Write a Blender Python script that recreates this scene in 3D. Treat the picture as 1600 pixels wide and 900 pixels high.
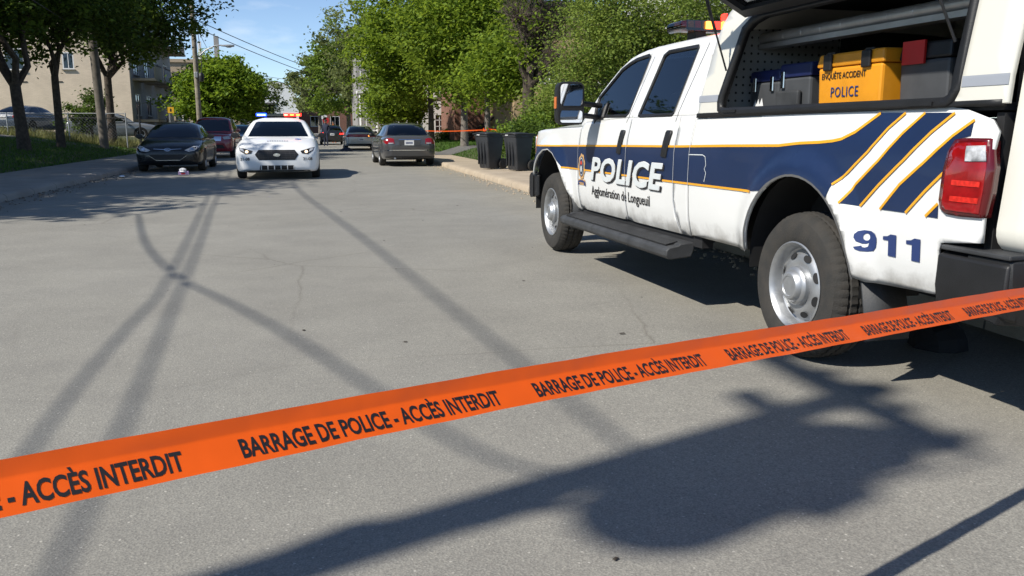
import bpy, bmesh, math, random
import numpy as np
from mathutils import Vector, Matrix
from mathutils.bvhtree import BVHTree
R = math.radians
random.seed(7)
for o in list(bpy.data.objects): bpy.data.objects.remove(o)
SC = bpy.context.scene
COL = SC.collection
# ------------------------------------------------------------------ camera
FPX, CH = 1342.0, 1.25
PITCH = math.atan(250 / FPX)
YAW = math.atan(310 * math.cos(PITCH) / FPX)
cam = bpy.data.objects.new('camera', bpy.data.cameras.new('camera'))
COL.objects.link(cam)
cam.location = (0, 0, CH)
cam.rotation_euler = (math.pi / 2 - PITCH, 0, -YAW)
cam.data.sensor_width = 36.0
cam.data.lens = 36.0 * FPX / 1600
cam.data.clip_start = 0.05
cam.data.clip_end = 3000
SC.camera = cam
SC.render.resolution_x, SC.render.resolution_y = 1024, 576
# ------------------------------------------------------------------ light
SHX, SHY, SHS = 0.919, 0.393, 1.08            # a point at height z throws its shadow at (+SHX, +SHY) * SHS * z
SUN_EL = math.atan(1 / SHS)
SUN_AZ = math.atan2(-SHX, -SHY)               # clockwise from +Y
w = bpy.data.worlds.new('World'); SC.world = w; w.use_nodes = True
nt = w.node_tree; bg = nt.nodes['Background']
sky = nt.nodes.new('ShaderNodeTexSky'); sky.sky_type = 'NISHITA'; sky.sun_disc = False
sky.sun_elevation = SUN_EL; sky.sun_rotation = SUN_AZ % (2 * math.pi)
sky.air_density = 0.65; sky.dust_density = 0.0; sky.ozone_density = 2.0
# faint wisps of fair-weather cloud all round the sky
tc = nt.nodes.new('ShaderNodeTexCoord'); mp = nt.nodes.new('ShaderNodeMapping'); mp.inputs['Scale'].default_value = (2.2, 2.2, 7.5)
mp.inputs['Location'].default_value = (0.35, 0.1, 0.4)
nz = nt.nodes.new('ShaderNodeTexNoise'); nz.inputs['Scale'].default_value = 1.9; nz.inputs['Detail'].default_value = 7; nz.inputs['Roughness'].default_value = .55
rp = nt.nodes.new('ShaderNodeValToRGB'); rp.color_ramp.elements[0].position = .67; rp.color_ramp.elements[1].position = .95
rp.color_ramp.elements[1].color = (.75, .75, .75, 1)
mx = nt.nodes.new('ShaderNodeMixRGB'); mx.inputs['Color2'].default_value = (7.5, 7.8, 8.2, 1)
nt.links.new(tc.outputs['Generated'], mp.inputs[0]); nt.links.new(mp.outputs[0], nz.inputs['Vector'])
nt.links.new(nz.outputs[0], rp.inputs[0]); nt.links.new(rp.outputs[0], mx.inputs['Fac'])
nt.links.new(sky.outputs[0], mx.inputs['Color1']); nt.links.new(mx.outputs[0], bg.inputs['Color'])
bg.inputs['Strength'].default_value = 0.105
sun = bpy.data.objects.new('sun', bpy.data.lights.new('sun', 'SUN')); COL.objects.link(sun)
sun.data.energy = 4.2; sun.data.angle = R(0.7); sun.data.color = (1, .95, .86)
sun.rotation_euler = Vector((SHX * SHS, SHY * SHS, -1)).to_track_quat('-Z', 'Y').to_euler()
sun.location = (-20, -10, 25)
SC.view_settings.view_transform = 'Standard'; SC.view_settings.look = 'None'
SC.view_settings.gamma = 1; SC.view_settings.exposure = 0.55; SC.view_settings.use_curve_mapping = False
SC.render.engine = 'CYCLES'

# ------------------------------------------------------------------ node materials
def nmat(name):
    m = bpy.data.materials.new(name); m.use_nodes = True
    return m, m.node_tree, m.node_tree.nodes['Principled BSDF']
def mat(name, col, rough=.5, metal=0, var=.12, scale=6., bump=0., bscale=60., coat=0., col2=None, emit=None, es=0, spec=None, detail=6, dist=.01):
    m, t, p = nmat(name)
    col = tuple(col)
    c2 = col2 or tuple(c * (1 - var) for c in col)
    tcn = t.nodes.new('ShaderNodeTexCoord'); n = t.nodes.new('ShaderNodeTexNoise'); n.inputs['Scale'].default_value = scale
    n.inputs['Detail'].default_value = detail
    r = t.nodes.new('ShaderNodeValToRGB'); r.color_ramp.elements[0].position = .34; r.color_ramp.elements[1].position = .66
    r.color_ramp.elements[0].color = (*c2, 1); r.color_ramp.elements[1].color = (*col, 1)
    t.links.new(tcn.outputs['Object'], n.inputs['Vector']); t.links.new(n.outputs[0], r.inputs[0]); t.links.new(r.outputs[0], p.inputs['Base Color'])
    p.inputs['Roughness'].default_value = rough; p.inputs['Metallic'].default_value = metal
    p.inputs['Coat Weight'].default_value = coat; p.inputs['Coat Roughness'].default_value = .04
    if spec is not None: p.inputs['Specular IOR Level'].default_value = spec
    if bump:
        n2 = t.nodes.new('ShaderNodeTexNoise'); n2.inputs['Scale'].default_value = bscale; n2.inputs['Detail'].default_value = 5
        b = t.nodes.new('ShaderNodeBump'); b.inputs['Strength'].default_value = bump; b.inputs['Distance'].default_value = dist
        t.links.new(tcn.outputs['Object'], n2.inputs['Vector']); t.links.new(n2.outputs[0], b.inputs['Height']); t.links.new(b.outputs[0], p.inputs['Normal'])
    if emit: p.inputs['Emission Color'].default_value = (*emit, 1); p.inputs['Emission Strength'].default_value = es
    return m
def glass(name, tint=(.1, .13, .16), rough=.02, through=.6):
    """tinted car glass: see-through tint under a mirror coat"""
    m, t, p = nmat(name); out = t.nodes['Material Output']; t.nodes.remove(p)
    tr = t.nodes.new('ShaderNodeBsdfTransparent'); tr.inputs[0].default_value = (*[c * through / .6 for c in tint], 1)
    gl = t.nodes.new('ShaderNodeBsdfGlossy'); gl.inputs['Roughness'].default_value = rough; gl.inputs[0].default_value = (.9, .95, 1, 1)
    fr = t.nodes.new('ShaderNodeFresnel'); fr.inputs[0].default_value = 1.75
    mxs = t.nodes.new('ShaderNodeMixShader')
    t.links.new(fr.outputs[0], mxs.inputs[0]); t.links.new(tr.outputs[0], mxs.inputs[1]); t.links.new(gl.outputs[0], mxs.inputs[2]); t.links.new(mxs.outputs[0], out.inputs[0])
    return m
def road_film(m):
    """splashed dirt clinging to the lower edge of the truck's panels"""
    t = m.node_tree; p = t.nodes['Principled BSDF']; src = p.inputs['Base Color'].links[0].from_socket; N = t.nodes.new; L = t.links.new
    tcn = N('ShaderNodeTexCoord'); sp = N('ShaderNodeSeparateXYZ'); L(tcn.outputs['Object'], sp.inputs[0])
    n = N('ShaderNodeTexNoise'); n.inputs['Scale'].default_value = 5; n.inputs['Detail'].default_value = 8; n.inputs['Roughness'].default_value = .65; L(tcn.outputs['Object'], n.inputs['Vector'])
    mr = N('ShaderNodeMapRange'); mr.inputs[1].default_value = .74; mr.inputs[2].default_value = .50; L(sp.outputs[2], mr.inputs[0])
    a = N('ShaderNodeMath'); a.operation = 'MULTIPLY_ADD'; a.inputs[1].default_value = 1.3; L(n.outputs[0], a.inputs[0])
    sb_ = N('ShaderNodeMath'); sb_.operation = 'SUBTRACT'; sb_.inputs[1].default_value = 1.12; L(mr.outputs[0], sb_.inputs[0]); L(sb_.outputs[0], a.inputs[2])
    r = N('ShaderNodeMapRange'); r.inputs[1].default_value = 0; r.inputs[2].default_value = .55; r.inputs[4].default_value = .75; L(a.outputs[0], r.inputs[0])
    x = N('ShaderNodeMixRGB'); x.inputs[2].default_value = (.16, .145, .12, 1); L(r.outputs[0], x.inputs[0]); L(src, x.inputs[1]); L(x.outputs[0], p.inputs['Base Color'])
def leafmat(name, dark, light, trans=.35):
    m, t, p = nmat(name); out = t.nodes['Material Output']
    a = t.nodes.new('ShaderNodeAttribute'); a.attribute_name = 'tint'
    r = t.nodes.new('ShaderNodeValToRGB'); r.color_ramp.elements[0].color = (*dark, 1); r.color_ramp.elements[1].color = (*light, 1)
    t.links.new(a.outputs['Fac'], r.inputs[0]); t.links.new(r.outputs[0], p.inputs['Base Color'])
    p.inputs['Roughness'].default_value = .62; p.inputs['Specular IOR Level'].default_value = .22
    tl = t.nodes.new('ShaderNodeBsdfTranslucent'); t.links.new(r.outputs[0], tl.inputs[0])
    hs = t.nodes.new('ShaderNodeHueSaturation'); hs.inputs['Value'].default_value = 1.5; hs.inputs['Hue'].default_value = .485
    t.links.new(r.outputs[0], hs.inputs['Color']); t.links.new(hs.outputs[0], tl.inputs[0])
    ms = t.nodes.new('ShaderNodeMixShader'); ms.inputs[0].default_value = trans
    t.links.new(p.outputs[0], ms.inputs[1]); t.links.new(tl.outputs[0], ms.inputs[2]); t.links.new(ms.outputs[0], out.inputs[0])
    return m
def brickmat(name, c1, c2, mortar, bw=.21, bh=.075, axis='XZ'):
    m, t, p = nmat(name)
    tcn = t.nodes.new('ShaderNodeTexCoord'); mpn = t.nodes.new('ShaderNodeMapping')
    mpn.inputs['Rotation'].default_value = (R(90), 0, 0) if axis == 'XZ' else (R(90), 0, R(90))
    b = t.nodes.new('ShaderNodeTexBrick'); b.inputs['Color1'].default_value = (*c1, 1); b.inputs['Color2'].default_value = (*c2, 1); b.inputs['Mortar'].default_value = (*mortar, 1)
    b.inputs['Scale'].default_value = 1; b.inputs['Brick Width'].default_value = bw; b.inputs['Row Height'].default_value = bh; b.inputs['Mortar Size'].default_value = .006; b.inputs['Bias'].default_value = -.2
    n = t.nodes.new('ShaderNodeTexNoise'); n.inputs['Scale'].default_value = .9; n.inputs['Detail'].default_value = 6
    mr = t.nodes.new('ShaderNodeMapRange'); mr.inputs[3].default_value = .72; mr.inputs[4].default_value = 1.15
    mm = t.nodes.new('ShaderNodeMixRGB'); mm.blend_type = 'MULTIPLY'; mm.inputs[0].default_value = 1
    # pick the wall plane from the face normal so that every side of the box shows courses
    geo = t.nodes.new('ShaderNodeNewGeometry'); sp = t.nodes.new('ShaderNodeSeparateXYZ'); so = t.nodes.new('ShaderNodeSeparateXYZ')
    ab = t.nodes.new('ShaderNodeMath'); ab.operation = 'ABSOLUTE'; gt = t.nodes.new('ShaderNodeMath'); gt.operation = 'GREATER_THAN'; gt.inputs[1].default_value = .7
    mxv = t.nodes.new('ShaderNodeMix'); cb = t.nodes.new('ShaderNodeCombineXYZ')
    t.links.new(geo.outputs['Normal'], sp.inputs[0]); t.links.new(sp.outputs[0], ab.inputs[0]); t.links.new(ab.outputs[0], gt.inputs[0])
    t.links.new(tcn.outputs['Object'], so.inputs[0]); t.links.new(gt.outputs[0], mxv.inputs[0]); t.links.new(so.outputs[0], mxv.inputs[2]); t.links.new(so.outputs[1], mxv.inputs[3])
    t.links.new(mxv.outputs[0], cb.inputs[0]); t.links.new(so.outputs[2], cb.inputs[1])
    t.links.new(cb.outputs[0], b.inputs['Vector']); t.links.new(tcn.outputs['Object'], n.inputs['Vector']); t.links.new(n.outputs[0], mr.inputs[0])
    t.links.new(b.outputs[0], mm.inputs[1]); t.links.new(mr.outputs[0], mm.inputs[2]); t.links.new(mm.outputs[0], p.inputs['Base Color'])
    p.inputs['Roughness'].default_value = .9
    return m
M = dict(
    white=mat('truck_paint', (.71, .71, .69), .28, var=.05, scale=1.5, coat=.5),
    cream=mat('cap_paint', (.65, .635, .57), .35, var=.05, scale=1.2, coat=.4),
    navy=mat('navy_vinyl', (.008, .021, .068), .4, var=.15, scale=2, coat=.12),
    yellow=mat('yellow_vinyl', (.72, .34, .02), .4, var=.05),
    silver_print=mat('silver_print', (.58, .61, .61), .4, var=.06),
    greytape=mat('grey_stripe', (.30, .32, .36), .4, var=.05),
    black=mat('black_plastic', (.012, .012, .013), .5, var=.3, scale=9, bump=.15, bscale=200),
    dark=mat('dark_underbody', (.012, .012, .013), .8, var=.3),
    greyplastic=mat('worn_grey_plastic', (.05, .052, .055), .6, var=.45, scale=7, bump=.2, bscale=150),
    rubber=mat('tyre_rubber', (.026, .025, .023), .85, var=.35, scale=14, bump=.3, bscale=120, col2=(.038, .034, .029)),
    steel=mat('wheel_steel', (.46, .47, .48), .42, metal=.75, var=.2, scale=12),
    chrome=mat('chrome', (.7, .7, .72), .12, metal=1, var=.08),
    mirror=mat('mirror_glass', (.8, .82, .85), .03, metal=1, var=.02),
    glass=glass('tinted_glass', (.30, .34, .36)), glassdark=glass('dark_glass', (.10, .11, .12)),
    red=mat('red_lens', (.30, .006, .008), .12, var=.3, scale=25, coat=.8), clear=mat('clear_lens', (.55, .56, .58), .12, var=.35, scale=60, coat=.6),
    amber=mat('amber_lens', (.6, .14, .01), .2, var=.2, coat=.5),
    lampred=mat('lit_red_lamp', (.6, .03, .01), .3, emit=(1, .018, .012), es=4.5), lampamber=mat('lit_amber_lamp', (.8, .3, .05), .3, emit=(1, .30, .04), es=4),
    lampblue=mat('lit_blue_lamp', (.05, .1, .8), .3, emit=(.006, .04, 1), es=6), lampwhite=mat('lit_white_lamp', (.9, .85, .7), .3, emit=(1, .62, .28), es=1.3),
    lampbluew=mat('lit_blue_core', (.5, .7, .9), .3, emit=(.25, .5, 1), es=5),
    seat=mat('grey_seat_cloth', (.22, .23, .25), .8, var=.2),
    gold=mat('crest_gold', (.55, .33, .14), .4, var=.2, scale=30), crestred=mat('crest_red', (.6, .06, .03), .4),
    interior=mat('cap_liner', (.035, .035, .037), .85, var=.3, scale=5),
    liner=mat('interior_panel', (.42, .43, .43), .6, var=.1),
    alu=mat('aluminium_duct', (.5, .5, .5), .38, metal=.6, var=.2, scale=10),
    boxyellow=mat('yellow_case', (.72, .29, .012), .45, var=.15, scale=8), boxgrey=mat('grey_toolbox', (.062, .065, .07), .55, var=.2, scale=8),
    boxblue=mat('navy_lid', (.012, .02, .09), .45, var=.2), redcloth=mat('red_tape', (.55, .015, .015), .5, var=.15),
    ink=mat('black_ink', (.012, .011, .012), .5, var=.1), inkblue=mat('blue_ink', (.02, .04, .14), .5, var=.1), inkwhite=mat('white_print', (.75, .75, .75), .5),
    wood=mat('weathered_pole_wood', (.30, .26, .20), .9, var=.35, scale=5, bump=.5, bscale=40, col2=(.17, .145, .11)),
    concretepole=mat('grey_pole', (.16, .14, .115), .9, var=.35, scale=4, bump=.4, bscale=40),
    bark=mat('tree_bark', (.085, .066, .05), .95, var=.5, scale=9, bump=.9, bscale=26, dist=.03), barkgrey=mat('grey_bark', (.20, .175, .15), .95, var=.4, scale=9, bump=.8, bscale=26, dist=.03),
    twig=mat('dead_twigs', (.16, .12, .10), .9, var=.4, scale=5),
    galv=mat('galvanised_metal', (.42, .43, .44), .45, metal=.5, var=.15), cable=mat('cable_sheath', (.02, .02, .022), .7),
    transformer=mat('transformer_paint', (.30, .32, .33), .5, var=.1),
    bin=mat('bin_plastic', (.032, .034, .038), .5, var=.3, scale=4, bump=.1, bscale=90),
    beigebrick=brickmat('beige_brick', (.74, .61, .46), (.67, .55, .41), (.60, .51, .40)),
    redbrick=brickmat('red_brick', (.21, .085, .052), (.155, .062, .04), (.26, .2, .165)),
    tanbrick=brickmat('tan_brick', (.42, .30, .16), (.36, .25, .13), (.36, .3, .22)),
    siding=mat('white_siding', (.70, .69, .65), .7, var=.08, scale=2), whitetrim=mat('white_trim', (.74, .74, .72), .5, var=.06),
    greywall=mat('grey_stucco', (.30, .29, .28), .85, var=.15, scale=2), roof=mat('roof_shingle', (.10, .095, .09), .9, var=.35, scale=8, bump=.4, bscale=30),
    tanroof=mat('tan_parapet', (.42, .33, .23), .85, var=.12), pane=glass('window_pane', (.05, .06, .07), .03), iron=mat('brown_iron', (.07, .045, .035), .6, var=.2),
    concrete=mat('concrete', (.34, .315, .27), .9, var=.25, scale=3, bump=.4, bscale=80),
    signyellow=mat('sign_yellow', (.75, .42, .02), .5, var=.04), signred=mat('sign_red', (.5, .02, .02), .5),
    cloth=mat('dark_uniform', (.02, .025, .05), .9, var=.2), skin=mat('skin', (.45, .27, .19), .6),
    lilac=mat('lilac_card', (.45, .33, .55), .7, var=.3, scale=14), tissue=mat('white_tissue', (.8, .8, .8), .9),
)
road_film(M['white'])
# ------------------------------------------------------------------ object helpers
def link(name, me, m=None, parent=None):
    o = bpy.data.objects.new(name, me); COL.objects.link(o)
    if m is not None: me.materials.append(m)
    if parent is not None: o.parent = parent
    return o
def tag(o, label, cat, group=None):
    o['label'] = label; o['category'] = cat
    if group: o['group'] = group
    return o
def thing(name, label, cat, loc=(0, 0, 0), rz=0, group=None):
    o = bpy.data.objects.new(name, None); COL.objects.link(o); o.empty_display_size = .2
    o.location = loc; o.rotation_euler = (0, 0, rz)
    return tag(o, label, cat, group)
def structure(o, kind='structure'):
    o['kind'] = kind; return o
class MB:
    def __init__(s): s.v = []; s.f = []
    def add(s, vs, fs):
        b = len(s.v); s.v += [tuple(v) for v in vs]; s.f += [tuple(i + b for i in f) for f in fs]; return s
    def box(s, c, d, rz=0, taper=1.):
        x, y, z = d[0] / 2, d[1] / 2, d[2] / 2; cs, sn = math.cos(rz), math.sin(rz); vs = []
        for k, (i, j) in ((-1, (-1, -1)), (-1, (1, -1)), (-1, (1, 1)), (-1, (-1, 1)), (1, (-1, -1)), (1, (1, -1)), (1, (1, 1)), (1, (-1, 1))):
            q = taper if k > 0 else 1; px, py = i * x * q, j * y * q
            vs.append((c[0] + px * cs - py * sn, c[1] + px * sn + py * cs, c[2] + k * z))
        return s.add(vs, [(3, 2, 1, 0), (4, 5, 6, 7), (0, 1, 5, 4), (1, 2, 6, 5), (2, 3, 7, 6), (3, 0, 4, 7)])
    def tube(s, pts, rad, n=6, cap=True):
        pts = [Vector(p) for p in pts]; rs = rad if isinstance(rad, (list, tuple)) else [rad] * len(pts); rings = []
        a = None
        for i, p in enumerate(pts):
            d = (pts[min(i + 1, len(pts) - 1)] - pts[max(i - 1, 0)])
            d = d.normalized() if d.length > 1e-9 else Vector((0, 0, 1))
            if a is None: a = Vector((1, 0, 0)) if abs(d.x) < .8 else Vector((0, 1, 0))
            a = (a - d * a.dot(d)).normalized(); b = d.cross(a)
            rings.append([p + (a * math.cos(2 * math.pi * k / n) + b * math.sin(2 * math.pi * k / n)) * rs[i] for k in range(n)])
        return s.loft(rings, True, cap)
    def loft(s, rings, closed=True, cap=True):
        n = len(rings[0]); vs = [v for r in rings for v in r]; fs = []
        for i in range(len(rings) - 1):
            for k in range(n if closed else n - 1):
                fs.append((i * n + k, i * n + (k + 1) % n, (i + 1) * n + (k + 1) % n, (i + 1) * n + k))
        if cap and closed: fs += [tuple(range(n))[::-1], tuple((len(rings) - 1) * n + k for k in range(n))]
        return s.add(vs, fs)
    def lathe(s, prof, n=32, axis='x', c=(0, 0, 0), cap=False):
        rings = []
        for k in range(n):
            t = 2 * math.pi * k / n; rg = []
            for r, h in prof:
                if axis == 'x': rg.append((c[0] + h, c[1] + r * math.cos(t), c[2] + r * math.sin(t)))
                elif axis == 'y': rg.append((c[0] + r * math.sin(t), c[1] + h, c[2] + r * math.cos(t)))
                else: rg.append((c[0] + r * math.cos(t), c[1] + r * math.sin(t), c[2] + h))
            rings.append(rg)
        rings.append(rings[0])
        return s.loft(rings, False, False)
    def mesh(s, name, smooth=None):
        me = bpy.data.meshes.new(name); me.from_pydata(s.v, [], s.f)
        bm = bmesh.new(); bm.from_mesh(me); bmesh.ops.remove_doubles(bm, verts=bm.verts, dist=1e-5)
        bmesh.ops.recalc_face_normals(bm, faces=bm.faces); bm.to_mesh(me); bm.free()
        if smooth:
            for p in me.polygons: p.use_smooth = True
            me.set_sharp_from_angle(angle=R(smooth))
        return me
    def obj(s, name, m, parent=None, smooth=None, bevel=0):
        o = link(name, s.mesh(name, smooth), m, parent)
        if bevel:
            b = o.modifiers.new('bevel', 'BEVEL'); b.width = bevel; b.segments = 2; b.limit_method = 'ANGLE'; b.angle_limit = R(35)
        return o
def box(name, c, d, m, parent=None, rz=0, bevel=0, taper=1.):
    return MB().box(c, d, rz, taper).obj(name, m, parent, bevel=bevel)
def sheet(name, outer, holes, mapper, m, parent=None, step=(.12, .06), thick=0, flip=None, smooth=40):
    """a flat outline (u,v) filled, cut to a grid and laid on a curved surface by mapper(u,v)"""
    bm = bmesh.new()
    for loop in [outer] + list(holes):
        vs = [bm.verts.new((p[0], p[1], 0)) for p in loop]
        for i in range(len(vs)): bm.edges.new((vs[i], vs[(i + 1) % len(vs)]))
    bmesh.ops.triangle_fill(bm, use_beauty=True, edges=bm.edges[:], normal=(0, 0, 1))
    return lay(name, bm, mapper, m, parent, step, thick, flip, smooth)
def lay(name, bm, mapper, m, parent, step, thick=0, flip=None, smooth=40):
    us = [v.co.x for v in bm.verts]; vs = [v.co.y for v in bm.verts]
    for ax, lo, hi, st in ((0, min(us), max(us), step[0]), (1, min(vs), max(vs), step[1])):
        if not st: continue
        k = math.floor(lo / st) + 1
        while k * st < hi - 1e-4:
            co = [0, 0, 0]; no = [0, 0, 0]; co[ax] = k * st; no[ax] = 1
            bmesh.ops.bisect_plane(bm, geom=bm.verts[:] + bm.edges[:] + bm.faces[:], dist=1e-6, plane_co=co, plane_no=no)
            k += 1
    bmesh.ops.dissolve_degenerate(bm, dist=1e-5, edges=bm.edges[:])
    for v in bm.verts: v.co = mapper(v.co.x, v.co.y)
    bm.normal_update()
    if flip is not None:
        s = sum((f.normal * f.calc_area() for f in bm.faces), Vector())
        if s.dot(Vector(flip)) < 0: bmesh.ops.reverse_faces(bm, faces=bm.faces[:])
    me = bpy.data.meshes.new(name); bm.to_mesh(me); bm.free()
    if smooth:
        for p in me.polygons: p.use_smooth = True
        me.set_sharp_from_angle(angle=R(smooth))
    o = link(name, me, m, parent)
    if thick:
        s = o.modifiers.new('solid', 'SOLIDIFY'); s.thickness = thick; s.offset = -1
    return o
def text_bm(body, bold=0., spacing=1.):
    cu = bpy.data.curves.new('lettering', 'FONT'); cu.body = body; cu.offset = bold; cu.space_character = spacing; cu.resolution_u = 3
    o = bpy.data.objects.new('lettering', cu); COL.objects.link(o)
    me = bpy.data.meshes.new_from_object(o.evaluated_get(bpy.context.evaluated_depsgraph_get()))
    bm = bmesh.new(); bm.from_mesh(me); bpy.data.objects.remove(o); bpy.data.curves.remove(cu); bpy.data.meshes.remove(me)
    bmesh.ops.remove_doubles(bm, verts=bm.verts, dist=1e-5)
    return bm
def lettering(name, body, w_, h_, mapper, m, parent, bold=.02, spacing=1., shear=0., step=(.1, .05), flip=None):
    """printed words scaled to w_ x h_ metres (cap height)"""
    bm = text_bm(body, bold, spacing); xs = [v.co.x for v in bm.verts]; x0, x1 = min(xs), max(xs)
    cb = text_bm('E', bold); cap = max(v.co.y for v in cb.verts) - min(v.co.y for v in cb.verts); c0 = min(v.co.y for v in cb.verts); cb.free()
    for v in bm.verts:
        yy = (v.co.y - c0) / cap * h_; v.co = ((v.co.x - x0) / (x1 - x0) * w_ + shear * yy, yy, 0)
    # one mesh per character: islands that overlap sideways (accents, dots) belong together
    bm.verts.ensure_lookup_table(); seen = set(); isl = []
    for v0 in bm.verts:
        if v0.index in seen: continue
        st = [v0]; seen.add(v0.index); comp = []
        while st:
            v = st.pop(); comp.append(v.index)
            for e in v.link_edges:
                q = e.other_vert(v)
                if q.index not in seen: seen.add(q.index); st.append(q)
        xs = [bm.verts[i].co.x - shear * bm.verts[i].co.y for i in comp]; isl.append([min(xs), max(xs), comp])
    isl.sort(key=lambda q: q[0]); groups = []
    for q in isl:
        if groups and q[0] < groups[-1][1] - .35 * min(q[1] - q[0], groups[-1][1] - groups[-1][0]): groups[-1][1] = max(groups[-1][1], q[1]); groups[-1][2] += q[2]
        else: groups.append(q)
    out = []
    for q in groups:
        ids = set(q[2]); nb = bmesh.new(); mp = {i: nb.verts.new(bm.verts[i].co) for i in ids}
        for f in bm.faces:
            if f.verts[0].index in ids:
                try: nb.faces.new([mp[v.index] for v in f.verts])
                except ValueError: pass
        out.append(lay(name, nb, mapper, m, parent, step, 0, flip, 0))
    bm.free(); return out
def arc(cx, cy, r, a0, a1, n): return [(cx + r * math.cos(R(a0 + (a1 - a0) * i / n)), cy + r * math.sin(R(a0 + (a1 - a0) * i / n))) for i in range(n + 1)]
def rrect(x0, y0, x1, y1, r, n=4): return arc(x1 - r, y1 - r, r, 0, 90, n) + arc(x0 + r, y1 - r, r, 90, 180, n) + arc(x0 + r, y0 + r, r, 180, 270, n) + arc(x1 - r, y0 + r, r, 270, 360, n)
def sstep(a, b, x):
    t = min(1, max(0, (x - a) / (b - a))); return t * t * (3 - 2 * t)
def lerp(tab, x):
    if x <= tab[0][0]: return tab[0][1]
    for (a, fa), (b, fb) in zip(tab, tab[1:]):
        if x <= b: return fa + (fb - fa) * (x - a) / (b - a)
    return tab[-1][1]
# photo pixel -> direction; distance always comes from what the pixel touches
_fw = Vector((math.sin(YAW) * math.cos(PITCH), math.cos(YAW) * math.cos(PITCH), -math.sin(PITCH))); _rt = Vector((math.cos(YAW), -math.sin(YAW), 0)); _up = _rt.cross(_fw)
def ray(u, v): return _fw * FPX + _rt * (u - 800) - _up * (v - 450)
def atY(u, v, Y): d = ray(u, v); return Vector((0, 0, CH)) + d * (Y / d.y)
def gp(u, v, z=0): d = ray(u, v); return Vector((0, 0, CH)) + d * ((z - CH) / d.z)
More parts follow.
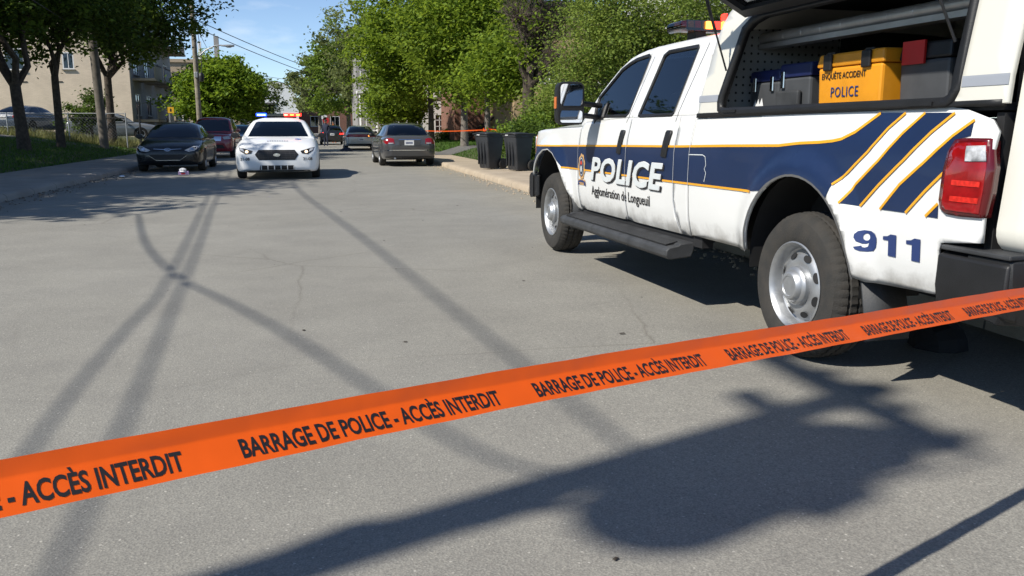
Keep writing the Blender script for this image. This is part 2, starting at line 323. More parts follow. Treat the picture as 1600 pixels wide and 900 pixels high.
# ================================================================== SETTING
XL, XR = -5.29, 4.12           # kerb faces
LAWN = [(-400, 1.0), (-60, 1.0), (-14.5, .95), (-12.5, .72), (-10, .40), (-7.72, .11), (-7.66, -.04), (XL, -.04), (XR, -.04), (5.62, -.04), (5.66, .12), (6.7, .42), (9, .45), (60, .6), (400, .6)]
def ground_z(x): return lerp(LAWN, x)
def asphalt():
    m, t, p = nmat('asphalt'); L = t.links.new; N = t.nodes.new
    tcn = N('ShaderNodeTexCoord')
    def noise(sc, det=5, ro=.5):
        n = N('ShaderNodeTexNoise'); n.inputs['Scale'].default_value = sc; n.inputs['Detail'].default_value = det; n.inputs['Roughness'].default_value = ro; L(tcn.outputs['Object'], n.inputs['Vector']); return n
    def ramp(src, p0, c0, p1, c1):
        r = N('ShaderNodeValToRGB'); e = r.color_ramp.elements; e[0].position = p0; e[0].color = (*c0, 1); e[1].position = p1; e[1].color = (*c1, 1); L(src, r.inputs[0]); return r
    def mul(a, b, f=1., bt='MULTIPLY'):
        x = N('ShaderNodeMixRGB'); x.blend_type = bt; x.inputs[0].default_value = f; L(a, x.inputs[1]); L(b, x.inputs[2]); return x.outputs[0]
    base = ramp(noise(.35, 6, .6).outputs[0], .3, (.243, .232, .207), .7, (.29, .278, .25)).outputs[0]
    fine = ramp(noise(150, 3, .7).outputs[0], .34, (.68, .68, .68), .68, (1.24, 1.24, 1.22)).outputs[0]
    v = N('ShaderNodeTexVoronoi'); v.inputs['Scale'].default_value = 95; L(tcn.outputs['Object'], v.inputs['Vector'])
    stone = ramp(v.outputs['Color'], .0, (.85, .85, .85), 1., (1.13, 1.13, 1.11)).outputs[0]
    c = mul(mul(base, fine), stone)
    blot = ramp(noise(1.7, 7, .65).outputs[0], .33, (.90, .90, .905), .6, (1.02, 1.02, 1.015)).outputs[0]; c = mul(c, blot)
    # sparse pale chips and dark specks
    v2 = N('ShaderNodeTexVoronoi'); v2.inputs['Scale'].default_value = 38; L(tcn.outputs['Object'], v2.inputs['Vector'])
    sepc = N('ShaderNodeSeparateColor'); L(v2.outputs['Color'], sepc.inputs[0])
    lt = N('ShaderNodeMath'); lt.operation = 'LESS_THAN'; lt.inputs[1].default_value = .16; L(v2.outputs['Distance'], lt.inputs[0])
    rare = N('ShaderNodeMath'); rare.operation = 'GREATER_THAN'; rare.inputs[1].default_value = .80; L(sepc.outputs[0], rare.inputs[0])
    mk = N('ShaderNodeMath'); mk.operation = 'MULTIPLY'; L(lt.outputs[0], mk.inputs[0]); L(rare.outputs[0], mk.inputs[1])
    chip = N('ShaderNodeMixRGB'); chip.inputs[2].default_value = (.42, .40, .35, 1); L(mk.outputs[0], chip.inputs[0]); L(c, chip.inputs[1]); c = chip.outputs[0]
    # wheel-polished lanes and dirt swept to the kerbs follow the road's width
    sp = N('ShaderNodeSeparateXYZ'); L(tcn.outputs['Object'], sp.inputs[0])
    wob = N('ShaderNodeMath'); wob.operation = 'MULTIPLY_ADD'; wob.inputs[1].default_value = 1.1; L(noise(.8, 5).outputs[0], wob.inputs[0]); L(sp.outputs[0], wob.inputs[2])
    lane = N('ShaderNodeValToRGB'); L(wob.outputs[0], lane.inputs[0])
    mr = N('ShaderNodeMapRange'); mr.inputs[1].default_value = -5.3; mr.inputs[2].default_value = 5.2; L(wob.outputs[0], mr.inputs[0]); L(mr.outputs[0], lane.inputs[0])
    e = lane.color_ramp.elements; e[0].position = 0; e[0].color = (.86, .78, .66, 1); e[1].position = 1; e[1].color = (1.25, 1.12, .92, 1)
    for ps, cc in ((.05, (.95, .9, .84)), (.12, (1, 1, 1)), (.45, (1.03, 1.03, 1.03)), (.55, (.97, .97, .97)), (.80, (1, 1, 1)), (.93, (1.1, 1.05, .95))):
        q = e.new(ps); q.color = (*cc, 1)
    c = mul(c, lane.outputs[0])
    # old hairline cracks, only here and there
    dn = N('ShaderNodeMixRGB'); dn.inputs[0].default_value = .12; L(tcn.outputs['Object'], dn.inputs[1]); L(noise(1.3, 6, .6).outputs['Color'], dn.inputs[2])
    vc = N('ShaderNodeTexVoronoi'); vc.feature = 'DISTANCE_TO_EDGE'; vc.inputs['Scale'].default_value = .42; L(dn.outputs[0], vc.inputs['Vector'])
    ck = ramp(vc.outputs['Distance'], .0, (.74, .72, .70), .006, (1, 1, 1)); wh_ = ramp(noise(.22, 2).outputs[0], .46, (0, 0, 0), .60, (1, 1, 1))
    cm = N('ShaderNodeMixRGB'); cm.blend_type = 'MULTIPLY'; L(wh_.outputs[0], cm.inputs[0]); L(c, cm.inputs[1]); L(ck.outputs[0], cm.inputs[2]); c = cm.outputs[0]
    L(c, p.inputs['Base Color']); p.inputs['Roughness'].default_value = .88; p.inputs['Specular IOR Level'].default_value = .3
    b = N('ShaderNodeBump'); b.inputs['Strength'].default_value = .35; b.inputs['Distance'].default_value = .004; L(noise(120, 4, .6).outputs[0], b.inputs['Height'])
    b2 = N('ShaderNodeBump'); b2.inputs['Strength'].default_value = .3; b2.inputs['Distance'].default_value = .004; L(v.outputs['Distance'], b2.inputs['Height']); L(b.outputs[0], b2.inputs['Normal']); L(b2.outputs[0], p.inputs['Normal'])
    return m
M['asphalt'] = asphalt()
M['soil'] = mat('lawn_soil', (.055, .085, .022), .95, scale=2.5, col2=(.075, .065, .038), bump=.6, bscale=40)
M['walkleft'] = mat('left_pavement', (.30, .275, .24), .9, scale=1.4, col2=(.23, .21, .185), bump=.5, bscale=70)
M['walkright'] = mat('right_pavement', (.42, .345, .25), .9, scale=1.6, col2=(.34, .275, .2), bump=.5, bscale=70)
M['gravel'] = mat('old_tarmac', (.13, .125, .12), .9, scale=3, col2=(.09, .088, .085), bump=.5, bscale=90)
# ground: one sheet with the lawns' rise to either side of the street
ys = [-80, -20, 0, 20, 40, 60, 90, 140, 220, 400, 700]
me = MB(); me.loft([[(x, y, z) for x, z in LAWN] for y in ys], False, False)
structure(me.obj('ground', M['soil']))
g = MB(); nx, ny = 24, 60
rows = []
for j in range(ny + 1):
    y = -12 + (j / ny) ** 2 * 240
    rows.append([(XL - .02 + (XR - XL + .04) * i / nx, y, -.012 * abs(i / nx * 2 - 1) ** 2) for i in range(nx + 1)])
g.loft(rows, False, False); structure(g.obj('road', M['asphalt'], smooth=60))
def joints(m, every=1.52):
    """thin dirt-filled joints across the pavement"""
    t = m.node_tree; p = t.nodes['Principled BSDF']; src = p.inputs['Base Color'].links[0].from_socket; N = t.nodes.new; L = t.links.new
    tcn = N('ShaderNodeTexCoord'); sp = N('ShaderNodeSeparateXYZ'); L(tcn.outputs['Object'], sp.inputs[0]); n = N('ShaderNodeTexNoise'); n.inputs['Scale'].default_value = 6; L(tcn.outputs['Object'], n.inputs['Vector'])
    a = N('ShaderNodeMath'); a.operation = 'MULTIPLY_ADD'; a.inputs[1].default_value = .03; L(n.outputs[0], a.inputs[0]); L(sp.outputs[1], a.inputs[2])
    md = N('ShaderNodeMath'); md.operation = 'PINGPONG'; md.inputs[1].default_value = every / 2; L(a.outputs[0], md.inputs[0])
    lt = N('ShaderNodeMath'); lt.operation = 'LESS_THAN'; lt.inputs[1].default_value = .009; L(md.outputs[0], lt.inputs[0])
    x = N('ShaderNodeMixRGB'); x.inputs[2].default_value = (.10, .085, .065, 1); L(lt.outputs[0], x.inputs[0]); L(src, x.inputs[1]); L(x.outputs[0], p.inputs['Base Color'])
joints(M['walkleft']); joints(M['walkright'])
def pavement(name, x_in, x_kerb, m, z=.125):
    """pavement slab with a crumbling kerb edge and a worn top"""
    rnd = random.Random(name); b = MB(); rings = []; n = 520; s = 1 if x_kerb > x_in else -1
    for j in range(n + 1):
        y = -12 + 150 * (j / n) ** 1.45
        a = .018 * math.sin(y * 2.1) + rnd.uniform(-.018, .018); c = rnd.uniform(-.012, .012); lowr = .03 + .03 * rnd.random()
        rings.append([(x_in, y, -.1), (x_in, y, z + .004), (x_kerb - s * .22, y, z + .004 * math.sin(y)), (x_kerb - s * (lowr + .02), y, z - .006 + c * .5), (x_kerb - s * .012 + a * .35 * s, y, z - lowr + c), (x_kerb + a * .5 * s, y, -.03)])
    b.loft(rings, False, False); return structure(b.obj(name, m, smooth=50))
pavement('pavement_left', -7.72, XL, M['walkleft']); pavement('pavement_right', 5.64, XR, M['walkright'])
# driveway crossing the right lawn, and the tarmac of the lot behind the left fence
d = MB(); d.loft([[(x, y, lerp(LAWN, x) + .012 if x > 5.7 else .135) for x in (4.3, 5.6, 5.72, 6.7, 9, 30)] for y in (36.5, 38, 39.6, 40.6)], False, False); structure(d.obj('driveway', M['gravel']))
d = MB(); d.loft([[(x, y, lerp(LAWN, x) + .01) for x in (-60, -16, -14.5, -12.5, -9.2)] for y in (43, 45.6)], False, False)
structure(d.obj('parking_lot', M['gravel']))
# gutter grit along both kerbs
def grit(name, x0, x1, n, m, seed, y0=6, y1=48, smin=.006, smax=.028):
    r = np.random.default_rng(seed); b = MB()
    for _ in range(n):
        x = x0 + (x1 - x0) * abs(r.normal(0, .42)) % (x1 - x0) if x1 > x0 else x0 + (x1 - x0) * (abs(r.normal(0, .42)) % 1)
        y = y0 + (y1 - y0) * r.random() ** 1.6; s = r.uniform(smin, smax); a = r.random() * 3
        b.box((x, y, s * .25), (s * 1.6, s, s * .7), a, .6)
    structure(b.obj(name, m), 'stuff')
grit('gutter_gravel', XL + .02, XL + .75, 900, mat('grit_dark', (.16, .13, .10), .95), 1)
grit('gutter_gravel', XR - .02, XR - .55, 900, mat('grit_pale', (.42, .33, .23), .95), 2)
# grass
def grass(name, n, region, m, hmin, hmax, seed, wd=.012):
    r = np.random.default_rng(seed); x = region[0] + (region[1] - region[0]) * r.random(n); y = region[2] + (region[3] - region[2]) * r.random(n) ** 1.5
    z = np.array([ground_z(q) for q in x]) - .01; h = r.uniform(hmin, hmax, n); a = r.random(n) * 6.283; lean = r.uniform(.1, .7, n) * h; la = r.random(n) * 6.283
    V = np.zeros((n, 3, 3)); dx, dy = np.cos(a) * wd * (1 + h * 3), np.sin(a) * wd * (1 + h * 3)
    V[:, 0] = np.stack([x - dx, y - dy, z], 1); V[:, 1] = np.stack([x + dx, y + dy, z], 1); V[:, 2] = np.stack([x + np.cos(la) * lean, y + np.sin(la) * lean, z + h], 1)
    leafmesh(name, V.reshape(-1, 3), 3, r.random(n), m, kind='stuff')
def leafmesh(name, V, k, tint, m, parent=None, kind=None):
    n = len(V) // k; me = bpy.data.meshes.new(name)
    me.vertices.add(len(V)); me.vertices.foreach_set('co', V.astype(np.float32).ravel())
    me.loops.add(len(V)); me.loops.foreach_set('vertex_index', np.arange(len(V), dtype=np.int32))
    me.polygons.add(n); me.polygons.foreach_set('loop_start', np.arange(n, dtype=np.int32) * k); me.polygons.foreach_set('loop_total', np.full(n, k, dtype=np.int32))
    at = me.attributes.new('tint', 'FLOAT', 'POINT'); at.data.foreach_set('value', np.repeat(tint, k).astype(np.float32))
    me.update(calc_edges=True)
    o = link(name, me, m, parent)
    if kind: o['kind'] = kind
    return o
M['grass'] = leafmat('grass_blades', (.035, .085, .012), (.10, .19, .03), .3)
M['weed'] = leafmat('weed_blades', (.11, .13, .04), (.27, .26, .10), .3)
grass('grass', 42000, (-13.5, -7.75, 8, 46), M['grass'], .04, .12, 11)
grass('grass', 30000, (5.62, 10.5, 14, 36.4), M['grass'], .04, .12, 12)
grass('grass', 16000, (5.75, 12, 40.7, 62), M['grass'], .05, .13, 13, .018)
grass('weeds', 9000, (-24, -9.0, 45.8, 53), M['weed'], .12, .48, 14, .010)
# small dark leaf scraps and chips lying about on the road
rs = np.random.default_rng(5); b = MB()
for k in range(20):
    x, y = rs.uniform(-3.5, 2.6), rs.uniform(2.2, 14); s = rs.uniform(.006, .018); b.box((x, y, .004 + s * .1), (s * rs.uniform(1, 2.4), s, s * .25), rs.random() * 3, .7)
structure(b.obj('road_debris', mat('dead_leaf', (.045, .035, .025), .9)), 'stuff')
# ================================================================== THE POLICE PICKUP (front axle 4.36 m ahead of the rear one)
TA = math.atan2(2.355 - 2.53, 8.52 - 4.17)
T_FWD = Vector((math.sin(TA), math.cos(TA), 0)); T_LEFT = Vector((-math.cos(TA), math.sin(TA), 0))
T_O = Vector((2.53, 4.17, 0)) - T_LEFT * .98; WB = 4.36
truck = thing('police_pickup_truck', 'large white police pickup truck with navy band, open cargo cap and 911 on its flank', 'pickup truck', T_O, -TA)
LAT = [(.40, .93), (.50, .955), (.56, .975), (.66, .995), (.80, 1.003), (.95, 1.004), (1.08, 1.0), (1.16, .992), (1.24, .975), (1.32, .955), (1.36, .945), (1.90, .745), (2.2, .63)]
CAP = [(1.30, .965), (1.45, .955), (1.9, .885), (2.02, .84), (2.08, .78), (2.12, .66)]
def lat_body(y, z):
    l = lerp(LAT, z)
    if z < 1.3:
        r = math.hypot(y + .02, z - .50); l += .042 * (1 - sstep(.53, .66, r)) * (1 if z > .5 else .6)
        r = math.hypot(y - WB, (z - .47)); l += .045 * (1 - sstep(.58, .74, r)) * sstep(.40, .62, z)
    if y > 4.7: l -= ((y - 4.7) / .55) ** 2 * .16
    return l
def lat_cap(y, z): return lerp(CAP, z)
def S(u, v, lf=lat_body):
    """photo pixel -> (y, z) on the truck's own left flank"""
    d = ray(u, v); l = 1.0
    for _ in range(14):
        t = ((T_O + T_LEFT * l - Vector((0, 0, CH))).dot(T_LEFT)) / d.dot(T_LEFT); p = Vector((0, 0, CH)) + d * t - T_O; yy, zz = p.dot(T_FWD), p.z; l = l * .4 + .6 * lf(yy, zz)
    return yy, zz
def flank(sgn=-1, off=0., lf=lat_body): return lambda y, z: Vector((sgn * (lf(y, z) + off), y, z))
LEFTN = (-1, 0, 0)
def both(name, outer, holes, m, off=0., thick=.02, lf=lat_body, step=(.05, .04), parent=None):
    out = []
    for sgn in (-1, 1): out.append(sheet(name, outer, holes, flank(sgn, off, lf), m, parent or truck, step, thick, (sgn, 0, 0)))
    return out
g_ = .006
# front fender, doors, cargo side (outlines in metres along the flank)
FA = [(3.60, .50), (3.68, .58), (3.80, .72), (3.90, .83), (4.02, .93), (4.16, 1.0), (4.32, 1.035), (4.50, 1.02), (4.66, .96), (4.80, .86), (4.88, .76)]
both('front_fender', [(3.50, .50)] + FA + [(5.05, .78), (5.17, .95), (5.17, 1.14), (5.02, 1.205), (4.6, 1.235), (3.9, 1.252), (3.50, 1.258)], [], M['white'])
dz0 = .525
both('front_door', [(3.494, dz0), (3.494, 1.262), (3.42, 1.30), (3.05, 1.315), (2.37, 1.33), (2.37, .525), (2.5, .515), (3.3, .515)], [], M['white'])
both('rear_door', [(2.364, .525), (2.364, 1.33), (1.52, 1.335), (1.50, 1.2), (1.49, .75), (1.44, .60), (1.40, .52), (2.2, .515)], [], M['white'])
both('cab_corner', [(1.513, 1.335), (1.493, 1.2), (1.483, .75), (1.434, .60), (1.394, .52), (1.27, .52), (1.27, 1.335)], [], M['white'])
both('cargo_side', [(1.255, .53), (1.255, 1.312), (-1.02, 1.335), (-1.10, 1.325), (-1.24, 1.285), (-1.285, 1.24), (-1.285, .80), (-1.07, .775), (-1.055, .74), (-1.055, .56), (-1.03, .545), (-.60, .525), (-.545, .535)] + arc(-.02, .50, .50, 176, 4, 26) + [(.50, .53)], [], M['white'])
# dark insides, sills and chassis
box('chassis', (0, 1.75, .86), (1.24, 6.0, .80), M['dark'], truck)
for s in (-1, 1):
    box('sill', (s * .90, 2.4, .53), (.08, 2.5, .16), M['dark'], truck)
    box('inner_side', (s * .87, 2.38, .92), (.05, 2.2, .70), M['dark'], truck); box('inner_side', (s * .87, .88, .92), (.05, .70, .72), M['dark'], truck); box('inner_side', (s * .87, -.92, .92), (.05, .66, .72), M['dark'], truck)
    box('frame_rail', (s * .5, 1.9, .50), (.09, 6.4, .16), M['dark'], truck)
MB().tube([(-.85, 0, .40), (.85, 0, .40)], .06).lathe([(.0, -.16), (.13, -.1), (.16, 0), (.13, .1), (0, .16)], 14).obj('axle', M['dark'], truck)
MB().tube([(-.85, WB, .40), (.85, WB, .40)], .06).obj('axle', M['dark'], truck)
# bed bottom roll seen between wheel and bumper
MB().tube([(.45, -1.3, .42), (.45, -2.2 + 1.2, .42), (.42, .1, .46)], .035).obj('exhaust_pipe', M['dark'], truck)
# ---------------- greenhouse
AP = [(2.70, 1.846), (2.83, 1.823), (3.01, 1.749), (3.141, 1.656), (3.273, 1.557), (3.412, 1.409), (3.53, 1.285)]      # windscreen pillar
RT = [(1.27, 1.80), (1.33, 1.858), (1.415, 1.872), (1.85, 1.877), (2.344, 1.875), (2.553, 1.863), (2.70, 1.846)]      # roof edge
GO = [(3.53, 1.270), (3.50, 1.270), (3.42, 1.304), (3.05, 1.319), (2.37, 1.334), (1.27, 1.339)] + RT + AP[1:]
def px_poly(pts, lf=lat_body): return [S(u, v, lf) for u, v in pts]
W1 = px_poly([(929, 191), (933, 185), (946, 181.5), (978, 181), (983, 176), (1017, 90), (1014, 86.5), (995, 93), (985, 99), (972, 109), (937, 152), (931, 170)])
W2 = px_poly([(998, 180), (1001, 181), (1050, 179), (1053, 176), (1092, 76), (1091, 72), (1045, 81), (1038, 87)])
def grow(p, k):
    n = len(p); a = sum(p[i][0] * p[(i + 1) % n][1] - p[(i + 1) % n][0] * p[i][1] for i in range(n)); s = 1 if a > 0 else -1; o = []
    for i in range(n):
        e1 = Vector((p[i][0] - p[i - 1][0], p[i][1] - p[i - 1][1])).normalized(); e2 = Vector((p[(i + 1) % n][0] - p[i][0], p[(i + 1) % n][1] - p[i][1])).normalized()
        nn = Vector((e1.y + e2.y, -e1.x - e2.x)) * s; nn.normalize(); o.append((p[i][0] + nn.x * k, p[i][1] + nn.y * k))
    return o
both('cab_upper', GO, [W1, W2], M['white'], thick=.03)
for W in (W1, W2):
    both('window_seal', grow(W, .014), [grow(W, -.012)], M['black'], off=.003, thick=.02)
    both('door_glass', grow(W, .004), [], M['glass'], off=-.008, thick=0)
# door gaps on the upper frame
def strip(name, p, wd, m, off=.003, lf=lat_body, sgn=-1, parent=None):
    """thin band following a line on the flank"""
    bm = bmesh.new(); L_, R_ = [], []
    for i, q in enumerate(p):
        a, b_ = Vector(p[max(i - 1, 0)]), Vector(p[min(i + 1, len(p) - 1)]); d = (b_ - a).normalized(); n = Vector((-d.y, d.x)) * wd / 2
        L_.append(bm.verts.new((q[0] + n.x, q[1] + n.y, 0))); R_.append(bm.verts.new((q[0] - n.x, q[1] - n.y, 0)))
    for i in range(len(p) - 1): bm.faces.new((L_[i], L_[i + 1], R_[i + 1], R_[i]))
    return lay(name, bm, flank(sgn, off, lf), m, parent or truck, (.08, .04), 0, (sgn, 0, 0), 0)
M['gap'] = mat('panel_gap', (.10, .10, .10), .8)
for s in (-1, 1):
    strip('door_gap', px_poly([(979, 192), (984, 181), (1024, 88)]), .006, M['gap'], sgn=s)
    strip('door_gap', px_poly([(1056, 190), (1072, 150), (1110, 66)]), .006, M['gap'], sgn=s)
# roof, hood, windscreen, back wall
def grid_obj(name, fn, nu, nv, m, parent, smooth=40, thick=0):
    b = MB(); b.loft([[fn(i / nu, j / nv) for j in range(nv + 1)] for i in range(nu + 1)], False, False); o = b.obj(name, m, parent, smooth)
    if thick: q = o.modifiers.new('s', 'SOLIDIFY'); q.thickness = thick
    return o
def roof(u, v):
    y = 1.27 + u * 1.43; z = lerp(RT, y); l = lat_body(y, z) - .004; x = (v * 2 - 1)
    return (x * l, y, z + .075 * (1 - abs(x) ** 3.2) - .002)
grid_obj('roof', roof, 16, 24, M['white'], truck)
def screen(u, v):
    y = 2.70 + u * .83; z = lerp(AP, y); x = v * 2 - 1; return (x * (lat_body(y, z) - .004), y + .10 * (1 - x * x), z + .05 * (1 - x * x) * (1 - u))
grid_obj('windscreen', screen, 10, 14, M['glass'], truck)
grid_obj('hood', lambda u, v: ((v * 2 - 1) * (.97 - .05 * u - .10 * u ** 6), 3.50 + u * 1.62, 1.262 - .02 * u - .10 * u ** 5 + (.055 - .012 * u) * (1 - abs(v * 2 - 1) ** 5)), 14, 16, M['white'], truck)
box('cab_back_wall', (0, 1.285, 1.52), (1.72, .03, .42), M['white'], truck)
# cab interior
for s in (-1, 1):
    for yy, h in ((2.35, 1.0), (1.50, 1.0)):
        st = MB(); st.box((s * .43, yy + .25, 1.0), (.5, .5, .16)); st.obj('seat_cushion', M['seat'], truck, bevel=.04)
        st = MB(); st.box((s * .43, yy, 1.26), (.48, .15, .55), 0, .85); st.obj('seat_back', M['seat'], truck, bevel=.05)
        MB().box((s * .43, yy - .02, 1.60), (.25, .09, .17), 0, .9).obj('headrest', M['seat'], truck, bevel=.035)
box('dashboard', (0, 3.30, 1.22), (1.7, .4, .12), M['black'], truck, bevel=.04)
sw = MB(); sw.lathe([(.19 + .016 * math.cos(t), .016 * math.sin(t)) for t in np.linspace(0, 6.283, 9)], 24, 'y', (-.43, 3.0, 1.30)); sw.obj('steering_wheel', M['black'], truck, 40)
# front end
grid_obj('grille', lambda u, v: ((v * 2 - 1) * .62, 5.24 - .05 * abs(v * 2 - 1) ** 2, .76 + u * .42), 4, 8, M['chrome'], truck, thick=.03)
for k in range(3): box('grille_bar', (0, 5.26, .84 + k * .13), (1.16, .05, .05), M['chrome'], truck, bevel=.012)
for s in (-1, 1):
    grid_obj('headlight', lambda u, v, s=s: (s * (.64 + .28 * v), 5.24 - .10 * v ** 2, .80 + u * .36), 4, 6, M['clear'], truck, thick=.04)
    sheet('side_marker_lamp', [(5.0, .98), (5.10, .98), (5.12, 1.14), (5.0, 1.17)], [], flank(s, .006), M['amber'], truck, thick=.015, flip=(s, 0, 0))
def bumper_prof(y0, zc): return [(-.11, .10), (.02, .13), (.10, .09), (.11, -.10), (.03, -.14), (-.11, -.12)]
fb = MB(); rings = []
for k in range(13):
    t = k / 12 * 2 - 1; bend = -.26 * abs(t) ** 3
    rings.append([(t * 1.0, 5.30 + bend + dy * (1 - .3 * abs(t) ** 4), .64 + dz) for dy, dz in bumper_prof(0, 0)])
fb.loft(rings).obj('front_bumper', M['black'], truck, 35)
box('bumper_end', (-.965, 4.98, .64), (.05, .26, .24), M['black'], truck, bevel=.02); box('bumper_end', (.965, 4.98, .64), (.05, .26, .24), M['black'], truck, bevel=.02)
# wheels
def truck_wheel(y, s):
    w_ = MB(); prof = [(.235, -.005), (.252, .004), (.275, .012), (.33, .014), (.362, .006), (.378, -.012)]
    tread = [(.392, -.03), (.398, -.055), (.392, -.062), (.392, -.070), (.401, -.075), (.402, -.11), (.394, -.114), (.394, -.124), (.402, -.128), (.402, -.165), (.394, -.17), (.394, -.178), (.400, -.183), (.394, -.21)]
    tail = [(.378, -.232), (.34, -.25), (.235, -.245)]
    n = 168; rings = []
    for k in range(n):
        t = 2 * math.pi * k / n; low = (k % 3 == 0); rg = []
        for i, (r, h) in enumerate(prof + tread + tail):
            if low and 5 <= i < 5 + len(tread) + 1: r -= .005
            if k % 3 == 1 and i in (9, 10, 13, 14): r -= .005
            rg.append((s * (.98 + h), y + r * math.cos(t), .402 + r * math.sin(t)))
        rings.append(rg)
    rings.append(rings[0]); ty = w_.loft(rings, False, False).obj('tyre', M['rubber'], truck, 28)
    rim = MB(); rim.lathe([(.238, -.09), (.226, -.05), (.222, -.022), (.236, -.010), (.243, .004), (.236, .008), (.226, .0), (.214, -.018), (.207, -.055), (.196, -.062), (.185, -.052), (.165, -.034), (.135, -.026), (.115, -.030), (.0, -.030)], 48, 'x', (s * .98, y, .402))
    if s < 0:
        rim = MB(); rim.lathe([(r, -h) for r, h in [(.238, -.09), (.226, -.05), (.222, -.022), (.236, -.010), (.243, .004), (.236, .008), (.226, .0), (.214, -.018), (.207, -.055), (.196, -.062), (.185, -.052), (.165, -.034), (.135, -.026), (.115, -.030), (.0, -.030)]], 48, 'x', (s * .98, y, .402))
    ro = rim.obj('rim', M['steel'], ty, 35)
    hub = MB(); hp = [(.108, -.03), (.106, -.004), (.100, .004), (.088, .010), (.078, .030), (.070, .036), (.056, .037), (.052, .032), (.0, .032)]
    hub.lathe([(r, h if s > 0 else -h) for r, h in hp], 40, 'x', (s * .98, y, .402)); hub.obj('hub_cap', M['steel'], ty, 30)
    for k in range(8):
        t = 2 * math.pi * (k + .5) / 8; c = Vector((0, math.cos(t), math.sin(t))); e = Vector((0, -math.sin(t), math.cos(t))); vs = []
        for j in range(14):
            q = 2 * math.pi * j / 14; rr = .166 + .017 * math.cos(q); hx = -.0345 + (.166 - rr) * .55
            vs.append(Vector((s * (.98 + hx + .0035), y, .402)) + c * rr + e * .031 * math.sin(q))
        MB().add(vs, [tuple(range(14))]).obj('vent_hole', M['dark'], ty)
for yy in (0, WB):
    for s in (-1, 1): truck_wheel(yy, s)
# wheel-arch lips, liners and flaps
for s in (-1, 1):
    strip('arch_lip', arc(-.02, .50, .503, 177, 3, 24), .012, M['gap'], .004, sgn=s)
    for cy, cz, rr in ((-.02, .50, .515), (WB, .47, .60)):
        b = MB(); b.loft([[(s * x, cy + rr * math.cos(R(a)), cz + rr * math.sin(R(a))) for x in (.62, .97)] for a in range(-8, 189, 14)], False, False); b.obj('arch_liner', M['dark'], truck, 60)
    b = MB(); b.loft([[(s * .74, -.56, .56), (s * .985, -.56, .56)], [(s * .74, -.60, .40), (s * .985, -.60, .40)], [(s * .74, -.63, .24), (s * .985, -.63, .24)]], False, False); q = b.obj('mud_flap', M['greyplastic'], truck, 60); q.modifiers.new('s', 'SOLIDIFY').thickness = .012
    b = MB(); b.loft([[(s * .76, 3.78, .66), (s * .985, 3.78, .66)], [(s * .76, 3.68, .52), (s * .985, 3.68, .52)], [(s * .76, 3.72, .30), (s * .985, 3.72, .30)]], False, False); q = b.obj('mud_flap', M['greyplastic'], truck, 60); q.modifiers.new('s', 'SOLIDIFY').thickness = .012
    # running board: a stepped plastic plank on brackets
    rb = MB(); pr = [(.93, .43), (.93, .475), (1.035, .468), (1.05, .455), (1.115, .445), (1.14, .425), (1.14, .385), (1.11, .36), (.95, .375)]
    rb.loft([[(s * x, y, z) for x, z in pr] for y in (1.28, 1.30, 2.4, 3.55, 3.60)]).obj('running_board', M['greyplastic'], truck, 30, .008)
    rb = MB(); pr2 = [(1.02, .470), (1.02, .477), (1.11, .458), (1.11, .448)]
    rb.loft([[(s * x, y, z) for x, z in pr2] for y in (1.36, 3.5)]).obj('step_tread', M['black'], truck)
    for yy in (1.6, 2.4, 3.2): box('board_bracket', (s * .86, yy, .43), (.2, .06, .03), M['dark'], truck)
# door handles, fuel door, keyhole
for s in (-1, 1):
    for ya, yb in ((2.515, 2.435), (1.665, 1.575)):
        sheet('door_handle', [(ya + .03, 1.05), (yb + .04, 1.045), (yb, 1.22), (yb + .012, 1.235), (ya - .015, 1.235), (ya, 1.22)], [], flank(s, .016), M['black'], truck, (.05, .05), .02, (s, 0, 0))
M['shut'] = mat('shut_line_grey', (.33, .34, .36), .6)
for s in (-1, 1):
    for ln in ([(2.367, .53), (2.367, 1.325)], [(3.497, .53), (3.497, 1.255)], [(1.507, 1.33), (1.497, 1.2), (1.487, .75), (1.437, .60), (1.40, .53)], [(1.262, .54), (1.262, 1.31)]): strip('shut_line', ln, .007, M['shut'], .0070, sgn=s)
fo = px_poly([(1077, 241.5), (1099, 242), (1103, 245), (1104, 258), (1101.5, 264), (1104, 270), (1101, 284)])
strip('fuel_door_edge', fo, .006, M['silver_print'], .006)
# ---------------- livery on both flanks (words read forwards on each)
def livery(poly, m, off=.004, both_sides=True, name='decal'):
    for s in ((-1, 1) if both_sides else (-1,)): sheet(name, poly, [], flank(s, off), m, truck, (.05, .04), 0, (s, 0, 0), 30)
top_line = [(5.12, 1.065), (4.6, 1.07), (3.5, 1.09), (2.4, 1.11), (1.46, 1.125), (.8, 1.142), (.2, 1.155)]
curve = px_poly([(1250, 223.5), (1283, 222), (1302, 220), (1316, 217), (1338, 206), (1357, 192), (1378, 176.5)])
s1a = px_poly([(1417, 176), (1389.6, 200), (1357, 237), (1328, 267), (1301, 288)])
s1b = px_poly([(1447.6, 176), (1412, 208), (1373.5, 251), (1338, 288), (1311, 317)])
s2a = px_poly([(1494, 176), (1457, 206), (1412, 251), (1375, 288), (1345, 322)])
s2b = px_poly([(1525, 187), (1489.5, 212.6), (1444, 254.5), (1407, 288), (1376, 327)])
s3a = px_poly([(1480, 265.5), (1448, 297), (1416, 332.5)])
s3b = px_poly([(1467, 318), (1447, 338)])
archR = [p for p in arc(-.02, .50, .508, 172, 8, 34)]
a_left = [p for p in archR if p[1] > .885 and p[0] > -.36 and p[0] < .6]
front_arch = [(3.875, .885 - .004)] + [(p[0] - .012, p[1] + .012) for p in FA[3:]]
